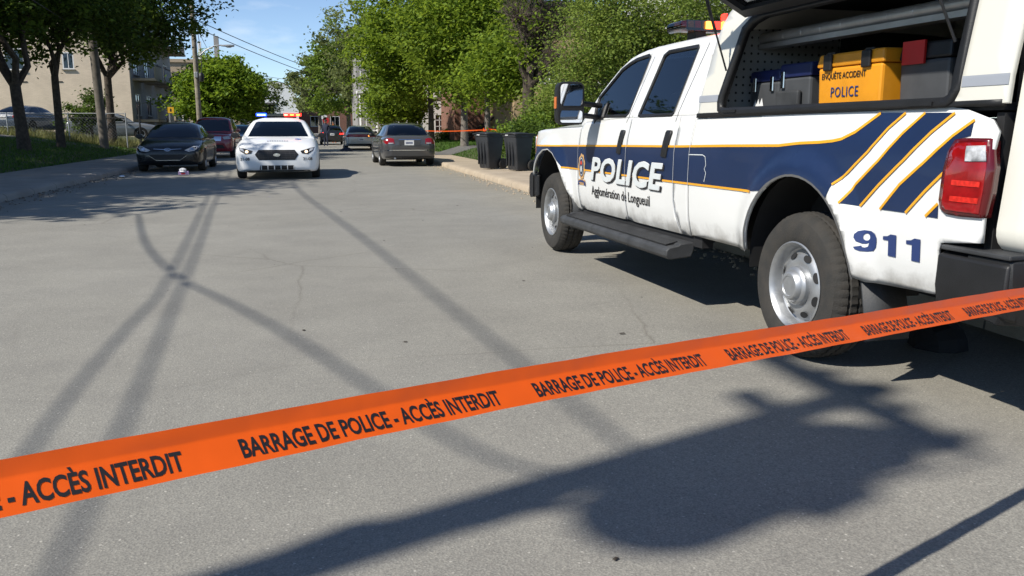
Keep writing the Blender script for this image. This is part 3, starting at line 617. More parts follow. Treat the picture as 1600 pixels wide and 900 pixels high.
# the band runs fender to wheel arch, drops over the arch and sweeps up behind it
band = top_line + curve + s1a + [p for p in arc(-.02, .50, .508, 127, 52, 12)] + [(.40, .892), (1.4, .886), (2.6, .884), (3.88, .884)] + [(p[0] - .006, p[1] + .014) for p in FA[4:]] + [(5.03, .80)]
livery(band, M['navy'], .004, name='navy_band')
livery(s1b + s2a[::-1], M['navy'], .004, name='navy_stripe')
tl_l = px_poly([(1492, 217), (1478, 240), (1472, 265)])
livery(s2b[:1] + px_poly([(1523, 190)]) + px_poly([(1518, 212), (1497, 218), (1484, 240)]) + s3a + s2b[1:][::-1], M['navy'], .004, name='navy_stripe')
livery([s3b[0], s3b[1], px_poly([(1466, 341)])[0]], M['navy'], .004, name='navy_stripe')
for ln, wd in ((top_line + curve, .015), (s1a, .013), (s1b, .013), (s2a, .013), (s2b, .013), (s3a, .013), (s3b, .013)):
    for s in (-1, 1): strip('yellow_line', ln, wd, M['yellow'], .0062, sgn=s)
for s in (-1, 1): strip('yellow_line', [(3.885, .878), (2.6, .878), (1.4, .880), (.42, .886)], .014, M['yellow'], .0062, sgn=s)
def flank_words(name, body, ya, z0, w_, h_, m, off, bold, spacing=1., shear=0):
    lettering(name, body, w_, h_, lambda u, v: Vector((-(lat_body(ya - u, z0 + v) + off), ya - u, z0 + v)), m, truck, bold, spacing, shear, (.06, .04), LEFTN)
    lettering(name, body, w_, h_, lambda u, v: Vector((lat_body(ya - w_ + u, z0 + v) + off, ya - w_ + u, z0 + v)), m, truck, bold, spacing, shear, (.06, .04), (1, 0, 0))
flank_words('letter_shadow', 'POLICE', 3.122, .792, 1.44, .197, M['ink'], .0075, .040, 1.06, .28)
flank_words('letter_edge', 'POLICE', 3.147, .801, 1.44, .200, M['inkwhite'], .009, .033, 1.06, .28)
flank_words('letter', 'POLICE', 3.143, .804, 1.43, .193, M['silver_print'], .0105, .028, 1.06, .28)
flank_words('letter', 'Agglomération de Longueuil', 3.14, .672, 1.25, .078, M['ink'], .004, .014)
# 911 in slab figures
def digit(ch, y0, w_, h_, z0):
    one = [(.30, 0), (1.0, 0), (1.0, .0), (1.0, 1), (.62, 1), (.30, .90), (0, .86), (0, .72), (.52, .72), (.52, 0)]
    nine_o = [(.5 + .5 * math.cos(t), .66 + .34 * math.sin(t)) for t in np.linspace(R(-60), R(200), 22)]
    if ch == '1': pl, hl = [(.40, 0), (.95, 0), (.95, 1), (.55, 1), (.35, .90), (.02, .86), (.02, .70), (.40, .70)], []
    else:
        pl = [(.04, .16), (.10, .06), (.28, 0), (.60, 0), (.84, .08), (.97, .28), (1.0, .52), (.99, .72), (.90, .90), (.70, 1.0), (.36, 1.0), (.12, .92), (.0, .76), (.0, .60), (.10, .44), (.34, .36), (.52, .37), (.62, .42), (.58, .24), (.46, .18), (.36, .20), (.34, .26)]
        hl = [[(.5 + .15 * math.cos(t), .69 + .17 * math.sin(t)) for t in np.linspace(0, 6.283, 15)[:-1]]]
    tr = lambda p, s: ((y0 - p[0] * w_) if s < 0 else (-1.48 - (y0 - p[0] * w_)), z0 + p[1] * h_)
    for s in (-1, 1): sheet('number', [tr(p, s) for p in pl], [[tr(p, s) for p in h] for h in hl], flank(s, .004), M['inkblue'], truck, (.05, .04), 0, (s, 0, 0), 0)
for ch, y0, w_ in (('9', -.545, .128), ('1', -.715, .095), ('1', -.868, .095)): digit(ch, y0, w_, .100, .675)
# crest: scalloped gold badge with navy oval and ribbon
def crest(s):
    mp_ = lambda off: (lambda u, v: Vector((s * (lat_body(3.385 + u, .905 + v) + off), 3.385 + u, .905 + v)))
    ol = [((.082 + .007 * math.cos(9 * t)) * math.cos(t) * 1.05, .115 * math.sin(t) * (1 + .05 * math.cos(9 * t))) for t in np.linspace(0, 2 * math.pi, 60)[:-1]]
    c = sheet('crest', ol, [], mp_(.006), M['gold'], truck, (.05, .05), 0, (s, 0, 0), 0)
    el = lambda a, b_, x=0, y=0: [(x + a * math.cos(t), y + b_ * math.sin(t)) for t in np.linspace(0, 2 * math.pi, 30)[:-1]]
    for pl, m, of in ((el(.060, .092), M['navy'], .0072), (el(.050, .08), M['silver_print'], .0084), (el(.044, .072), M['navy'], .0096), (el(.024, .018, 0, .034), M['crestred'], .0108), (el(.020, .03, 0, -.02), M['silver_print'], .0108), ([(-.10, -.165), (.10, -.165), (.085, -.115), (-.085, -.115)], M['gold'], .006), ([(-.105, -.175), (-.04, -.152), (.04, -.152), (.105, -.175), (.095, -.135), (.035, -.122), (-.035, -.122), (-.095, -.135)], M['inkblue'], .0072), ([(-.07, -.15), (.07, -.15), (.065, -.143), (-.065, -.143)], M['gold'], .0084)):
        sheet('crest_piece', pl, [], mp_(of), m, c, (.06, .06), 0, (s, 0, 0), 0)
for s in (-1, 1): crest(s)
# ---------------- tail lamp and rear end
tlp = px_poly([(1496, 218), (1515, 215.5), (1552, 216), (1551, 262), (1545, 300), (1536, 341), (1500, 338), (1480, 334), (1472, 326), (1470, 312), (1475, 275), (1484, 238)])
for s in (-1, 1):
    t_ = sheet('tail_lamp', tlp, [], flank(s, .012), M['red'], truck, (.04, .04), .05, (s, 0, 0))
    dk = mat('maroon_lens_edge', (.10, .004, .006), .2, coat=.6); t_.data.materials[0] = dk; inn = sheet('lens', grow(tlp, -.018), [], flank(s, .015), M['red'], t_, (.04, .04), .01, (s, 0, 0))
    rv = px_poly([(1516, 228), (1546, 227), (1546, 252), (1513, 252)]); sheet('reverse_lens', rv, [], flank(s, .019), M['clear'], t_, (.04, .04), .006, (s, 0, 0))
    for zz in (.955, 1.02): sheet('lens_rib', [(-1.27, zz), (-1.12, zz), (-1.12, zz + .022), (-1.27, zz + .022)], [], flank(s, .018), mat('bright_red_lens', (.75, .03, .02), .15, coat=.6, var=.4, scale=60), t_, (.05, .05), 0, (s, 0, 0))
box('tailgate_wall', (0, -1.25, .95), (1.86, .04, .72), M['dark'], truck)
# full-height rear door of the cap, proud of the cargo box
def rr_loft(name, x, y0, y1, z0, z1, r, m, parent, xt=None):
    b = MB(); pts = rrect(-x, z0, x, z1, r, 5); xt = xt or x
    sc = lambda p: (p[0] * (1 - (1 - xt / x) * (p[1] - z0) / (z1 - z0)), p[1])
    rings = [[(sc(p)[0] * k, y, z0 + (z1 - z0) / 2 + (p[1] - (z0 + z1) / 2) * kz) for p in pts] for y, k, kz in ((y1, 1, 1), (y0 + .05, 1, 1), (y0 + .015, .99, .99), (y0, .965, .975))]
    return b.loft(rings).obj(name, m, parent, 50)
rd = rr_loft('rear_door_panel', .955, -1.44, -1.30, .76, 2.06, .10, M['cream'], truck, .84)
box('door_latch', (-.62, -1.452, 1.04), (.09, .03, .16), M['chrome'], rd, bevel=.01)
box('rear_reflector', (-.60, -1.448, .80), (.30, .012, .035), M['red'], rd)
bm_ = [(-.87, .80), (-.62, .80), (-.62, .98), (-.87, .82)]
MB().add([(x, -1.446, z) for x, z in ((-.80, .82), (0, .82), (0, 1.22), (-.30, 1.1))], [(0, 1, 2, 3)]).obj('navy_stripe', M['navy'], rd)
MB().add([(x, -1.448, z) for x, z in ((-.83, .815), (-.80, .815), (-.29, 1.11), (-.31, 1.125))], [(0, 1, 2, 3)]).obj('yellow_line', M['yellow'], rd)
box('grey_stripe', (0, -1.445, 1.43), (1.66, .006, .045), M['greytape'], rd)
box('rear_glass', (0, -1.446, 1.68), (1.2, .008, .34), M['glassdark'], rd)
# rear bumper with rubber step pad wrapping the corner
rbp = [(-.12, .17), (.10, .17), (.10, -.02), (.07, -.07), (-.08, -.09), (-.13, .05)]
fb = MB(); rings = []
for t in (-1, -.99, -.9, -.6, 0, .6, .9, .99, 1):
    rings.append([(t * 1.0, -1.42 + dy + .10 * abs(t) ** 6, .58 + dz) for dy, dz in rbp])
fb.loft(rings).obj('rear_bumper', M['black'], truck, 30, .008)
for s in (-1, 1):
    e = MB(); pr = [(.94, .50), (1.0, .52), (1.015, .60), (1.01, .73), (.94, .755)]
    e.loft([[(s * x, y, z) for x, z in pr] for y in (-1.44, -1.40, -1.10, -1.07)]).obj('bumper_corner', M['black'], truck, 40, .01)
    box('step_pad', (s * .93, -1.27, .762), (.17, .36, .02), M['greyplastic'], truck, bevel=.006)
box('tow_hitch', (0, -1.5, .45), (.10, .3, .10), M['dark'], truck)
# ---------------- cargo cap with its flank window swung open
yF, yB = 1.24, -1.30
CW = rrect(-1.02, 1.372, .97, 1.90, .07)
sl = [S(u, v, lat_cap) for u, v in ((1114, 176), (1121, 90), (1131, 62), (1150, 38), (1180, 18))]
CW = [(-.985, 1.365), (-1.01, 1.378), (-1.025, 1.41), (-1.03, 1.86), (-.98, 1.905), (.60, 1.905), (.72, 1.88), (.80, 1.835), (.93, 1.46), (.945, 1.41), (.94, 1.375), (.90, 1.362)]
for s in (-1, 1):
    sheet('cap_side', [(yF, 1.345), (yF - .0, 1.40), (yF - .10, 1.80), (yF - .18, 1.97), (yF - .26, 2.04), (yB, 2.04), (yB, 1.345)], [CW], flank(s, 0, lat_cap), M['cream'], truck, (.12, .05), .025, (s, 0, 0))
    sheet('window_frame', grow(CW, .030), [grow(CW, -.012)], flank(s, .012, lat_cap), M['black'], truck, (.12, .05), .045, (s, 0, 0))
    sheet('rail_gasket', [(1.25, 1.316), (1.25, 1.345), (-1.28, 1.360), (-1.28, 1.335), (-1.02, 1.338)], [], flank(s, .006, lat_cap), M['black'], truck, (.15, .05), .03, (s, 0, 0))
    for pa, pb in ((1.24, .985), (-1.06, -1.30)): sheet('grey_stripe', [(pa, 1.415), (pa, 1.458), (pb, 1.458), (pb, 1.415)], [], flank(s, .003, lat_cap), M['greytape'], truck, (.1, .05), 0, (s, 0, 0), 0)
    for yy in (.80, -.85): box('window_latch', (s * .972, yy, 1.352), (.02, .15, .016), M['black'], truck)
# the far side keeps its dark window shut
sheet('side_window', grow(CW, -.005), [], flank(1, -.005, lat_cap), M['glassdark'], truck, (.15, .06), .008, (1, 0, 0))
def cap_roof(u, v):
    y = yB + u * (yF - .26 - yB); x = (v * 2 - 1); return (x * .83, y, 2.035 + .075 * (1 - abs(x) ** 4))
grid_obj('cap_roof', cap_roof, 6, 20, M['cream'], truck, thick=.02)
grid_obj('cap_front', lambda u, v: ((v * 2 - 1) * lerp(CAP, 1.345 + u * .69), yF - lerp([(0, 0), (.08, 0), (.66, .10), (.9, .18), (1, .26)], u), 1.345 + u * .69 + .06 * u ** 3 * (1 - (v * 2 - 1) ** 4)), 12, 14, M['cream'], truck, thick=.02)
# inside of the cap
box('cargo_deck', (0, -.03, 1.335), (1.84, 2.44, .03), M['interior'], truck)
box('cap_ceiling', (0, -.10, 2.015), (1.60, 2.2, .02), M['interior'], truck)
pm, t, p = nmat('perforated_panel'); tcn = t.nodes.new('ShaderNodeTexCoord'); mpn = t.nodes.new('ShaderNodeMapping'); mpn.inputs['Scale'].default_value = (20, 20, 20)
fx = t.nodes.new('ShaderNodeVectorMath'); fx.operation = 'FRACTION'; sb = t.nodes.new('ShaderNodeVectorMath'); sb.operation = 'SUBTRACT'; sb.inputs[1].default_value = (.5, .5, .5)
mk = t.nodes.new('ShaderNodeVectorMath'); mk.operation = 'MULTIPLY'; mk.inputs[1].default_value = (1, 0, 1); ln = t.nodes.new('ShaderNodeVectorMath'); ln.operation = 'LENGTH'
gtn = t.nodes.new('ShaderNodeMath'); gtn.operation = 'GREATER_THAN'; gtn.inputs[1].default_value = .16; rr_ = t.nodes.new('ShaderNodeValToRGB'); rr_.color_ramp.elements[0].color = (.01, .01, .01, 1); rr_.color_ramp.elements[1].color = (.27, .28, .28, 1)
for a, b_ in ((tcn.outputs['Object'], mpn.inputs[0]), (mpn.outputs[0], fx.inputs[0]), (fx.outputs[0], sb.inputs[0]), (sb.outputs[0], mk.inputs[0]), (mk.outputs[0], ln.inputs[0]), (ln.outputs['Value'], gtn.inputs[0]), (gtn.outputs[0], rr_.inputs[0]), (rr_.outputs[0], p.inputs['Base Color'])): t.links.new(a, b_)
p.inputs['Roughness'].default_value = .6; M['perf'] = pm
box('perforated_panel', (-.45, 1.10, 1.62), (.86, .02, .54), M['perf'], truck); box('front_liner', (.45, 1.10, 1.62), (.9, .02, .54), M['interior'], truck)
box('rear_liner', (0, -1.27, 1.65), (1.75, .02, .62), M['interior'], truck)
MB().tube([(-.60, 1.08, 1.815), (-.60, -1.25, 1.815)], .034, 14).obj('duct_tube', M['alu'], truck, 40)
box('duct_tray', (-.585, -.09, 1.765), (.10, 2.33, .03), M['alu'], truck)
for k in range(11): MB().lathe([(.0345, 0), (.0365, .004), (.0345, .008)], 14, 'y', (-.60, -1.1 + k * .19, 1.815)).obj('duct_clip', M['alu'], truck, 40)
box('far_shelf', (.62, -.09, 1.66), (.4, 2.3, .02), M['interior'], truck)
# the lifted window: frame, glass and two gas struts
hz = 1.93; hy0, hy1 = -1.03, .78; ang = R(33); Lw = .58
lid = MB(); ho = Vector((-.895, 0, hz)); dv = Vector((-math.cos(ang), 0, math.sin(ang)))
def lidp(y, d_): q = ho + dv * d_; return (q.x, y, q.z)
for nm, a, b_, mm, th in (('window_lid_frame', 0, 1, M['black'], .03),):
    o = MB().add([lidp(hy0, .0), lidp(hy1, .0), lidp(hy1 + .12, Lw), lidp(hy0, Lw), lidp(hy0 + .06, .06), lidp(hy1 - .05, .06), lidp(hy1 + .05, Lw - .06), lidp(hy0 + .06, Lw - .06)], [(0, 1, 5, 4), (1, 2, 6, 5), (2, 3, 7, 6), (3, 0, 4, 7)]).obj(nm, mm, truck); o.modifiers.new('s', 'SOLIDIFY').thickness = th
o = MB().add([lidp(hy0 + .05, .05), lidp(hy1 - .04, .05), lidp(hy1 + .06, Lw - .05), lidp(hy0 + .05, Lw - .05)], [(0, 1, 2, 3)]).obj('window_lid_glass', M['glassdark'], truck); o.modifiers.new('s', 'SOLIDIFY').thickness = .006
for ya, yb in ((.90, .80), (-1.0, -.98)):
    a, b_ = Vector((-.955, ya, 1.60)), Vector(lidp(yb + .06, Lw * .55)); mid = a.lerp(b_, .45); st = MB().tube([a, mid], .006, 8); o = st.obj('gas_strut_rod', M['black'], truck); MB().tube([mid, b_], .011, 8).obj('gas_strut', M['black'], truck)
# roof light bar, cap marker lamp, whip aerial
lb = rr_loft('light_bar', .64, 2.18, 2.46, 1.985, 2.065, .035, M['glassdark'], truck); box('light_bar_foot', (-.45, 2.32, 1.94), (.08, .16, .10), M['black'], truck); box('light_bar_foot', (.45, 2.32, 1.94), (.08, .16, .06), M['black'], truck)
for k in range(6): box('red_led' if k else 'amber_led', (-.42 + k * .065, 2.170, 2.028), (.05, .03, .055), M['lampred'] if k % 2 else M['lampamber'], lb)
for k in range(4): box('red_led', (-.03 + k * .065, 2.170, 2.028), (.05, .03, .055), M['lampred'] if k % 2 else M['lampamber'], lb)
bmk = MB().box((-.80, 1.10, 1.955), (.06, .12, .05)); bmk.obj('marker_lamp_base', M['black'], truck, bevel=.01); MB().box((-.82, 1.175, 1.955), (.06, .05, .045)).obj('marker_lamp', M['lampred'], truck, bevel=.01)
# towing mirrors
for s in (-1, 1):
    mh = MB(); rings = []
    for yy, k in ((2.98, 1.0), (3.0, 1.02), (3.08, 1.0), (3.14, .86), (3.17, .6)):
        rings.append([(s * (1.255 + (px_) * k), yy, 1.455 + pz * k) for px_, pz in rrect(-.115, -.175, .115, .175, .045, 3)])
    ho_ = mh.loft(rings).obj('mirror_housing', M['black'], truck, 40)
    MB().add([(s * (1.255 + x), 2.974, 1.525 + z) for x, z in rrect(-.098, -.09, .098, .09, .03, 3)], [tuple(range(16))]).obj('mirror_glass', M['mirror'], ho_)
    MB().add([(s * (1.255 + x), 2.974, 1.345 + z) for x, z in rrect(-.098, -.05, .098, .05, .02, 3)], [tuple(range(16))]).obj('mirror_glass', M['mirror'], ho_)
    box('mirror_turn_lamp', (s * 1.372, 3.05, 1.46), (.016, .05, .10), M['amber'], ho_, bevel=.006)
    for zz in (1.36, 1.46): MB().tube([(s * 1.16, 3.08, zz), (s * .93, 3.12, zz - .02)], .022, 8).obj('mirror_arm', M['black'], truck, 40)
    sheet('mirror_sail', [(3.00, 1.325), (3.22, 1.318), (3.02, 1.47)], [], flank(s, .01), M['black'], truck, (.1, .05), .02, (s, 0, 0))
# ---------------- cases lying in the cargo cap: things of their own
def on_truck(p): return T_O + T_FWD * p[1] - T_LEFT * p[0] + Vector((0, 0, p[2]))
def case(name, label, cat, c, d, m, mlid, lidh):
    t_ = thing(name, label, cat, on_truck(c), -TA)
    MB().box((0, 0, (d[2] - lidh) / 2), (d[0] * .96, d[1] * .96, d[2] - lidh), 0, 1.03).obj('body', m, t_, bevel=.015)
    MB().box((0, 0, d[2] - lidh / 2 + .002), (d[0] * 1.02, d[1] * 1.04, lidh), 0, .95).obj('lid', mlid, t_, bevel=.012)
    return t_
zd = 1.352
yb_ = case('yellow_equipment_case', 'yellow plastic case lettered ENQUÊTE ACCIDENT inside the truck cap', 'case', (-.58, -.04, zd), (.36, .54, .29), M['boxyellow'], M['boxyellow'], .07)
for yy in (.17, -.15): MB().box((-.187, yy, .245), (.016, .07, .085)).obj('latch', M['ink'], yb_, bevel=.006); MB().box((-.04, yy, .294), (.26, .07, .012)).obj('strap', M['ink'], yb_)
lettering('letter', 'ENQUÊTE ACCIDENT', .37, .032, lambda u, v: Vector((-.1805, .225 - u, .158 + v)), M['ink'], yb_, .012, 1, 0, (0, 0), LEFTN)
lettering('letter', 'POLICE', .23, .052, lambda u, v: Vector((-.1790, .14 - u, .062 + v)), M['inkblue'], yb_, .008, 1.15, 0, (0, 0), LEFTN)
gb = case('grey_toolbox', 'grey toolbox with navy lid beside the perforated panel', 'toolbox', (-.56, .86, zd), (.30, .34, .25), M['boxgrey'], M['boxblue'], .07)
for yy in (.1, -.1): MB().box((-.155, yy, .165), (.014, .035, .09)).obj('latch', M['chrome'], gb, bevel=.004)
MB().add([(-.1515, .10 + y, z) for y, z in ((.02, .02), (-.01, .075), (-.025, .045), (-.045, .08), (-.06, .045), (-.085, .085), (-.11, .02), (-.06, .012))], [tuple(range(8))]).obj('white_sticker', M['inkwhite'], gb)
gb2 = case('grey_toolbox', 'grey toolbox with navy lid and clear pouch beside the yellow case', 'toolbox', (-.56, .50, zd), (.34, .32, .27), M['boxgrey'], M['boxblue'], .08)
MB().box((-.185, .03, .06), (.03, .24, .11)).obj('pouch', M['greyplastic'], gb2, bevel=.012); MB().box((-.175, .11, .18), (.014, .035, .1)).obj('latch', M['chrome'], gb2, bevel=.004)
bc = case('black_case', 'dark case with a red tape flag at the rear of the truck cap', 'case', (-.48, -.50, zd), (.40, .34, .30), M['boxgrey'], M['black'], .08)
MB().box((-.21, .06, .255), (.012, .15, .11)).obj('red_tape', M['redcloth'], bc)
# ================================================================== OTHER VEHICLES
def crom(P, t):
    """Catmull-Rom through rows of numbers"""
    n = len(P) - 1; i = min(int(t), n - 1); f = t - i; p0, p1, p2, p3 = P[max(i - 1, 0)], P[i], P[i + 1], P[min(i + 2, n)]
    return [.5 * (2 * b + (c - a) * f + (2 * a - 5 * b + 4 * c - d) * f * f + (3 * b - a - 3 * c + d) * f ** 3) for a, b, c, d in zip(p0, p1, p2, p3)]
def body_rings(st, nu=64):
    rings = []
    for k in range(nu + 1):
        y, w_, zt, zb = crom(st, (len(st) - 1) * k / nu); h = zt - zb
        half = [(0, zt + .02), (.45 * w_, zt + .012), (.78 * w_, zt - .012), (.91 * w_, zt - .06 * h - .02), (.975 * w_, zt - .20 * h), (1.0 * w_, zt - .38 * h), (.995 * w_, zt - .58 * h), (.985 * w_, zt - .78 * h), (.955 * w_, zb + .06 * h), (.86 * w_, zb), (.4 * w_, zb - .01)]
        fine = [crom(half, (len(half) - 1) * j / 26) for j in range(27)]
        rings.append([(x, y, z) for x, z in fine] + [(-x, y, z) for x, z in fine[::-1][:-1]])
    return rings
def cabin_rings(st, zbelt, nu=40):
    rings = []
    for k in range(nu + 1):
        y, wb, wr, zr = crom(st, (len(st) - 1) * k / nu); h = max(zr - zbelt, .004)
        half = [(0, zbelt + h + .02 * min(1, h * 4)), (.55 * wr, zbelt + h + .012 * min(1, h * 4)), (.86 * wr, zbelt + h - .03 * min(1, h * 3)), (wr + (wb - wr) * .12, zbelt + h * .82), (wr + (wb - wr) * .55, zbelt + h * .42), (wb, zbelt), (wb, zbelt - .08)]
        fine = [crom(half, (len(half) - 1) * j / 18) for j in range(19)]
        rings.append([(x, y, z) for x, z in fine] + [(-x, y, z) for x, z in fine[::-1][:-1]])
    return rings
class Car:
    def __init__(s, name, label, loc, rz, paint, L, W, H, wb, wr, body, cabin, zbelt, group=None, cat='car'):
        s.t = thing(name, label, cat, loc, rz, group); s.W = W; s.paint = paint; s.L = L
        b = MB().loft(body_rings(body)); s.b = b.obj('body', paint, s.t, 45); c = MB().loft(cabin_rings(cabin, zbelt), True, True); s.c = c.obj('cabin', paint, s.t, 45)
        s.bvb = BVHTree.FromPolygons([Vector(v) for v in b.v], b.f); s.bvc = BVHTree.FromPolygons([Vector(v) for v in c.v], c.f)
        s.yf = wb / 2 + .0; s.wr = wr
        for y in (wb / 2 + s.off(wb), -wb / 2 + s.off(wb)):
            for sg in (-1, 1): s.wheel(y, sg)
    def off(s, wb): return .05
    def wheel(s, y, sg):
        r, W = s.wr, s.W
        arch = s.side('wheel_arch', [(y + r * 1.13 * math.cos(t), max(.17, r + r * 1.13 * math.sin(t))) for t in np.linspace(0, 2 * math.pi, 26)[:-1]], M['dark'], sg, .004)
        t = MB(); x = W / 2 - .005; n = 40
        t.lathe([(q, sg * (x + h)) for q, h in ((r * .64, -.01), (r * .72, .006), (r * .9, .006), (r * .985, -.02), (r, -.05), (r, -.17), (r * .96, -.20), (r * .6, -.20))], n, 'x', (0, y, r)); ty = t.obj('tyre', M['rubber'], s.t, 40)
        q = MB(); q.lathe([(rr, sg * (x + h)) for rr, h in ((r * .66, -.03), (r * .66, .004), (r * .61, .004), (r * .58, -.03), (.0, -.03))], n, 'x', (0, y, r))
        for k in range(5):
            a = 2 * math.pi * k / 5 + .3; d = Vector((0, math.cos(a), math.sin(a))); e = Vector((0, -math.sin(a), math.cos(a))); o = Vector((sg * (x - .012), y, r))
            q.add([o + d * r * .08 + e * .035, o + d * r * .62 + e * .028, o + d * r * .62 - e * .028, o + d * r * .08 - e * .035], [(0, 1, 2, 3)])
        q.obj('rim', M['steel'], ty, 35)
    def hit(s, tree, o, d, default):
        h = tree.ray_cast(Vector(o), Vector(d)); return h[0] if h[0] is not None else Vector(default)
    def front(s, name, poly, m, sg=1, off=.006, tree=None, parent=None, holes=(), thick=0, step=(.06, .06)):
        """outline (x,z) pressed onto the front (sg=1) or the rear (sg=-1)"""
        tree = tree or s.bvb
        def mp(x, z):
            h = tree.ray_cast(Vector((x, sg * 6, z)), Vector((0, -sg, 0)))[0]
            if h is None: h = tree.find_nearest(Vector((x, sg * s.L * .5, z)))[0]
            return h + Vector((0, sg * off, 0))
        return sheet(name, poly, holes, mp, m, parent or s.t, step, thick, (0, sg, 0), 50)
    def side(s, name, poly, m, sg, off=.006, tree=None, parent=None, thick=0):
        tree = tree or s.bvb
        def mp(y, z):
            h = tree.ray_cast(Vector((sg * 4, y, z)), Vector((-sg, 0, 0)))[0]
            if h is None: h = tree.find_nearest(Vector((sg * s.W * .5, y, z)))[0]
            return h + Vector((sg * off, 0, 0))
        return sheet(name, poly, [], mp, m, parent or s.t, (.12, .08), thick, (sg, 0, 0), 50)
    def top(s, name, poly, m, off=.006, tree=None, parent=None):
        tree = tree or s.bvb
        def mp(x, y):
            h = tree.ray_cast(Vector((x, y, 4)), Vector((0, 0, -1)))[0]
            return (h if h is not None else Vector((x, y, 1))) + Vector((0, 0, off))
        return sheet(name, poly, [], mp, m, parent or s.t, (.08, .08), 0, (0, 0, 1), 50)
    def windows(s, ws, rs, sides, z0):
        """windscreen and rear window as (half width low, half width high, z low, z high)"""
        for nm, (a, b_, zl, zh), sg in (('windscreen', ws, 1), ('rear_window', rs, -1)):
            s.front(nm, [(-a, zl), (a, zl), (b_, zh - .02), (b_ - .06, zh), (-b_ + .06, zh), (-b_, zh - .02)], M['glassdark'], sg, .008, s.bvc)
        for poly in sides:
            for sg in (-1, 1): s.side('side_window', poly, M['glassdark'], sg, .006, s.bvc)
    def mirrors(s, y, z, m):
        for sg in (-1, 1):
            c = MB().lathe([(0, -.06), (.05, -.05), (.085, 0), (.08, .05), (0, .06)], 12, 'y', (0, 0, 0)); c.v = [(sg * (s.W / 2 + .10) + v[0] * 1.25, y + v[1], z + v[2] * .85) for v in c.v]
            h = c.obj('door_mirror', m, s.t, 60); MB().tube([(sg * (s.W / 2 - .10), y + .03, z - .05), (sg * (s.W / 2 + .04), y + .02, z - .02)], .02).obj('mirror_stalk', M['black'], h)
    def mirror_pair(s, name, poly, m, sg=1, off=.008, tree=None, holes=(), sub=None):
        out = []
        for k in (-1, 1): out.append(s.front(name, [(k * x, z) for x, z in poly], m, sg, off, tree, holes=[[(k * x, z) for x, z in h] for h in holes]))
        return out
def sedan_body(L, W, zh, zb_, nose=.62, tail=.85, deck=1.04):
    h = L / 2; w_ = W / 2
    return [(h, w_ * .66, nose, .30), (h - .04, w_ * .82, nose + .08, .24), (h - .16, w_ * .93, nose + .16, .20), (h - .45, w_ * .985, zh - .12, .19), (h - .95, w_, zh - .04, .19), (h - 1.5, w_, zh, .19), (0, w_, zh + .01, .19), (-h + 1.1, w_, deck, .20), (-h + .45, w_ * .985, deck, .22), (-h + .14, w_ * .93, deck - .02, .26), (-h + .04, w_ * .84, deck - .08, .30), (-h, w_ * .70, tail - .14, .36)]
def sedan_cabin(L, W, zbelt, H, y_ws=.95, y_rw=-1.75):
    w_ = W / 2
    return [(y_ws + .12, w_ * .88, w_ * .80, zbelt), (y_ws - .25, w_ * .92, w_ * .74, zbelt + (H - zbelt) * .52), (y_ws - .68, w_ * .94, w_ * .66, H - .055), (y_ws - 1.1, w_ * .94, w_ * .645, H - .015), (-.75, w_ * .93, w_ * .64, H - .025), (-1.12, w_ * .92, w_ * .64, H - .09), ((y_rw - 1.12) / 2 - .05, w_ * .90, w_ * .70, zbelt + (H - zbelt) * .48), (y_rw - .05, w_ * .86, w_ * .80, zbelt)]
SIDES = lambda zb_, H: [[(.62, zb_ + .03), (.55, zb_ + .10), (.05, H - .12), (-.28, H - .10), (-.28, zb_ + .03)], [(-.36, zb_ + .03), (-.36, H - .10), (-.80, H - .11), (-1.22, zb_ + .16), (-1.28, zb_ + .03)]]
def plate(c, x, z, sg=-1, m='whitetrim'):
    p_ = c.front('number_plate', [(x - .155, z - .08), (x + .155, z - .08), (x + .155, z + .08), (x - .155, z + .08)], M[m], sg, .012)
    for k in range(6): c.front('plate_character', [(x - .11 + k * .038, z - .035), (x - .085 + k * .038, z - .035), (x - .085 + k * .038, z + .025), (x - .11 + k * .038, z + .025)], M['inkblue'], sg, .015, parent=p_, step=(0, 0))
paint = lambda n, c, **k: mat(n, c, .3, var=.1, scale=2, coat=.9, **k)
# --- white police sedan facing the camera
pc = Car('police_sedan', 'white police sedan with flashing blue and red light bar driving along the road', (-.90, 24.45, 0), math.pi, mat('police_white', (.78, .78, .77), .35, var=.03, coat=.15), 5.15, 2.03, 1.55, 2.87, .35, sedan_body(5.15, 2.03, 1.01, .19), sedan_cabin(5.15, 2.03, 1.0, 1.52), 1.0, cat='police car')
pc.windows((.76, .58, 1.035, 1.42), (.72, .58, 1.04, 1.42), SIDES(1.0, 1.5), 1.0); pc.mirrors(.62, 1.06, M['black'])
grille = [(-.50, .615), (-.42, .715), (.42, .715), (.50, .615), (.42, .495), (-.42, .495)]
gr = pc.front('grille', grille, M['ink'], 1, .010)
pc.front('grille_frame', grow(grille, .014), M['black'], 1, .006)
for k in range(9): pc.front('grille_mesh', [(-.44 + k * .105, .50), (-.43 + k * .105, .50), (-.40 + k * .105, .71), (-.41 + k * .105, .71)], M['greyplastic'], 1, .014, parent=gr)
for k in range(4): pc.front('grille_mesh', [(-.45, .535 + k * .047), (.45, .535 + k * .047), (.45, .543 + k * .047), (-.45, .543 + k * .047)], M['greyplastic'], 1, .014, parent=gr)
pc.front('badge', [(.085 * math.cos(t), .605 + .037 * math.sin(t)) for t in np.linspace(0, 6.28, 20)[:-1]], M['chrome'], 1, .024)
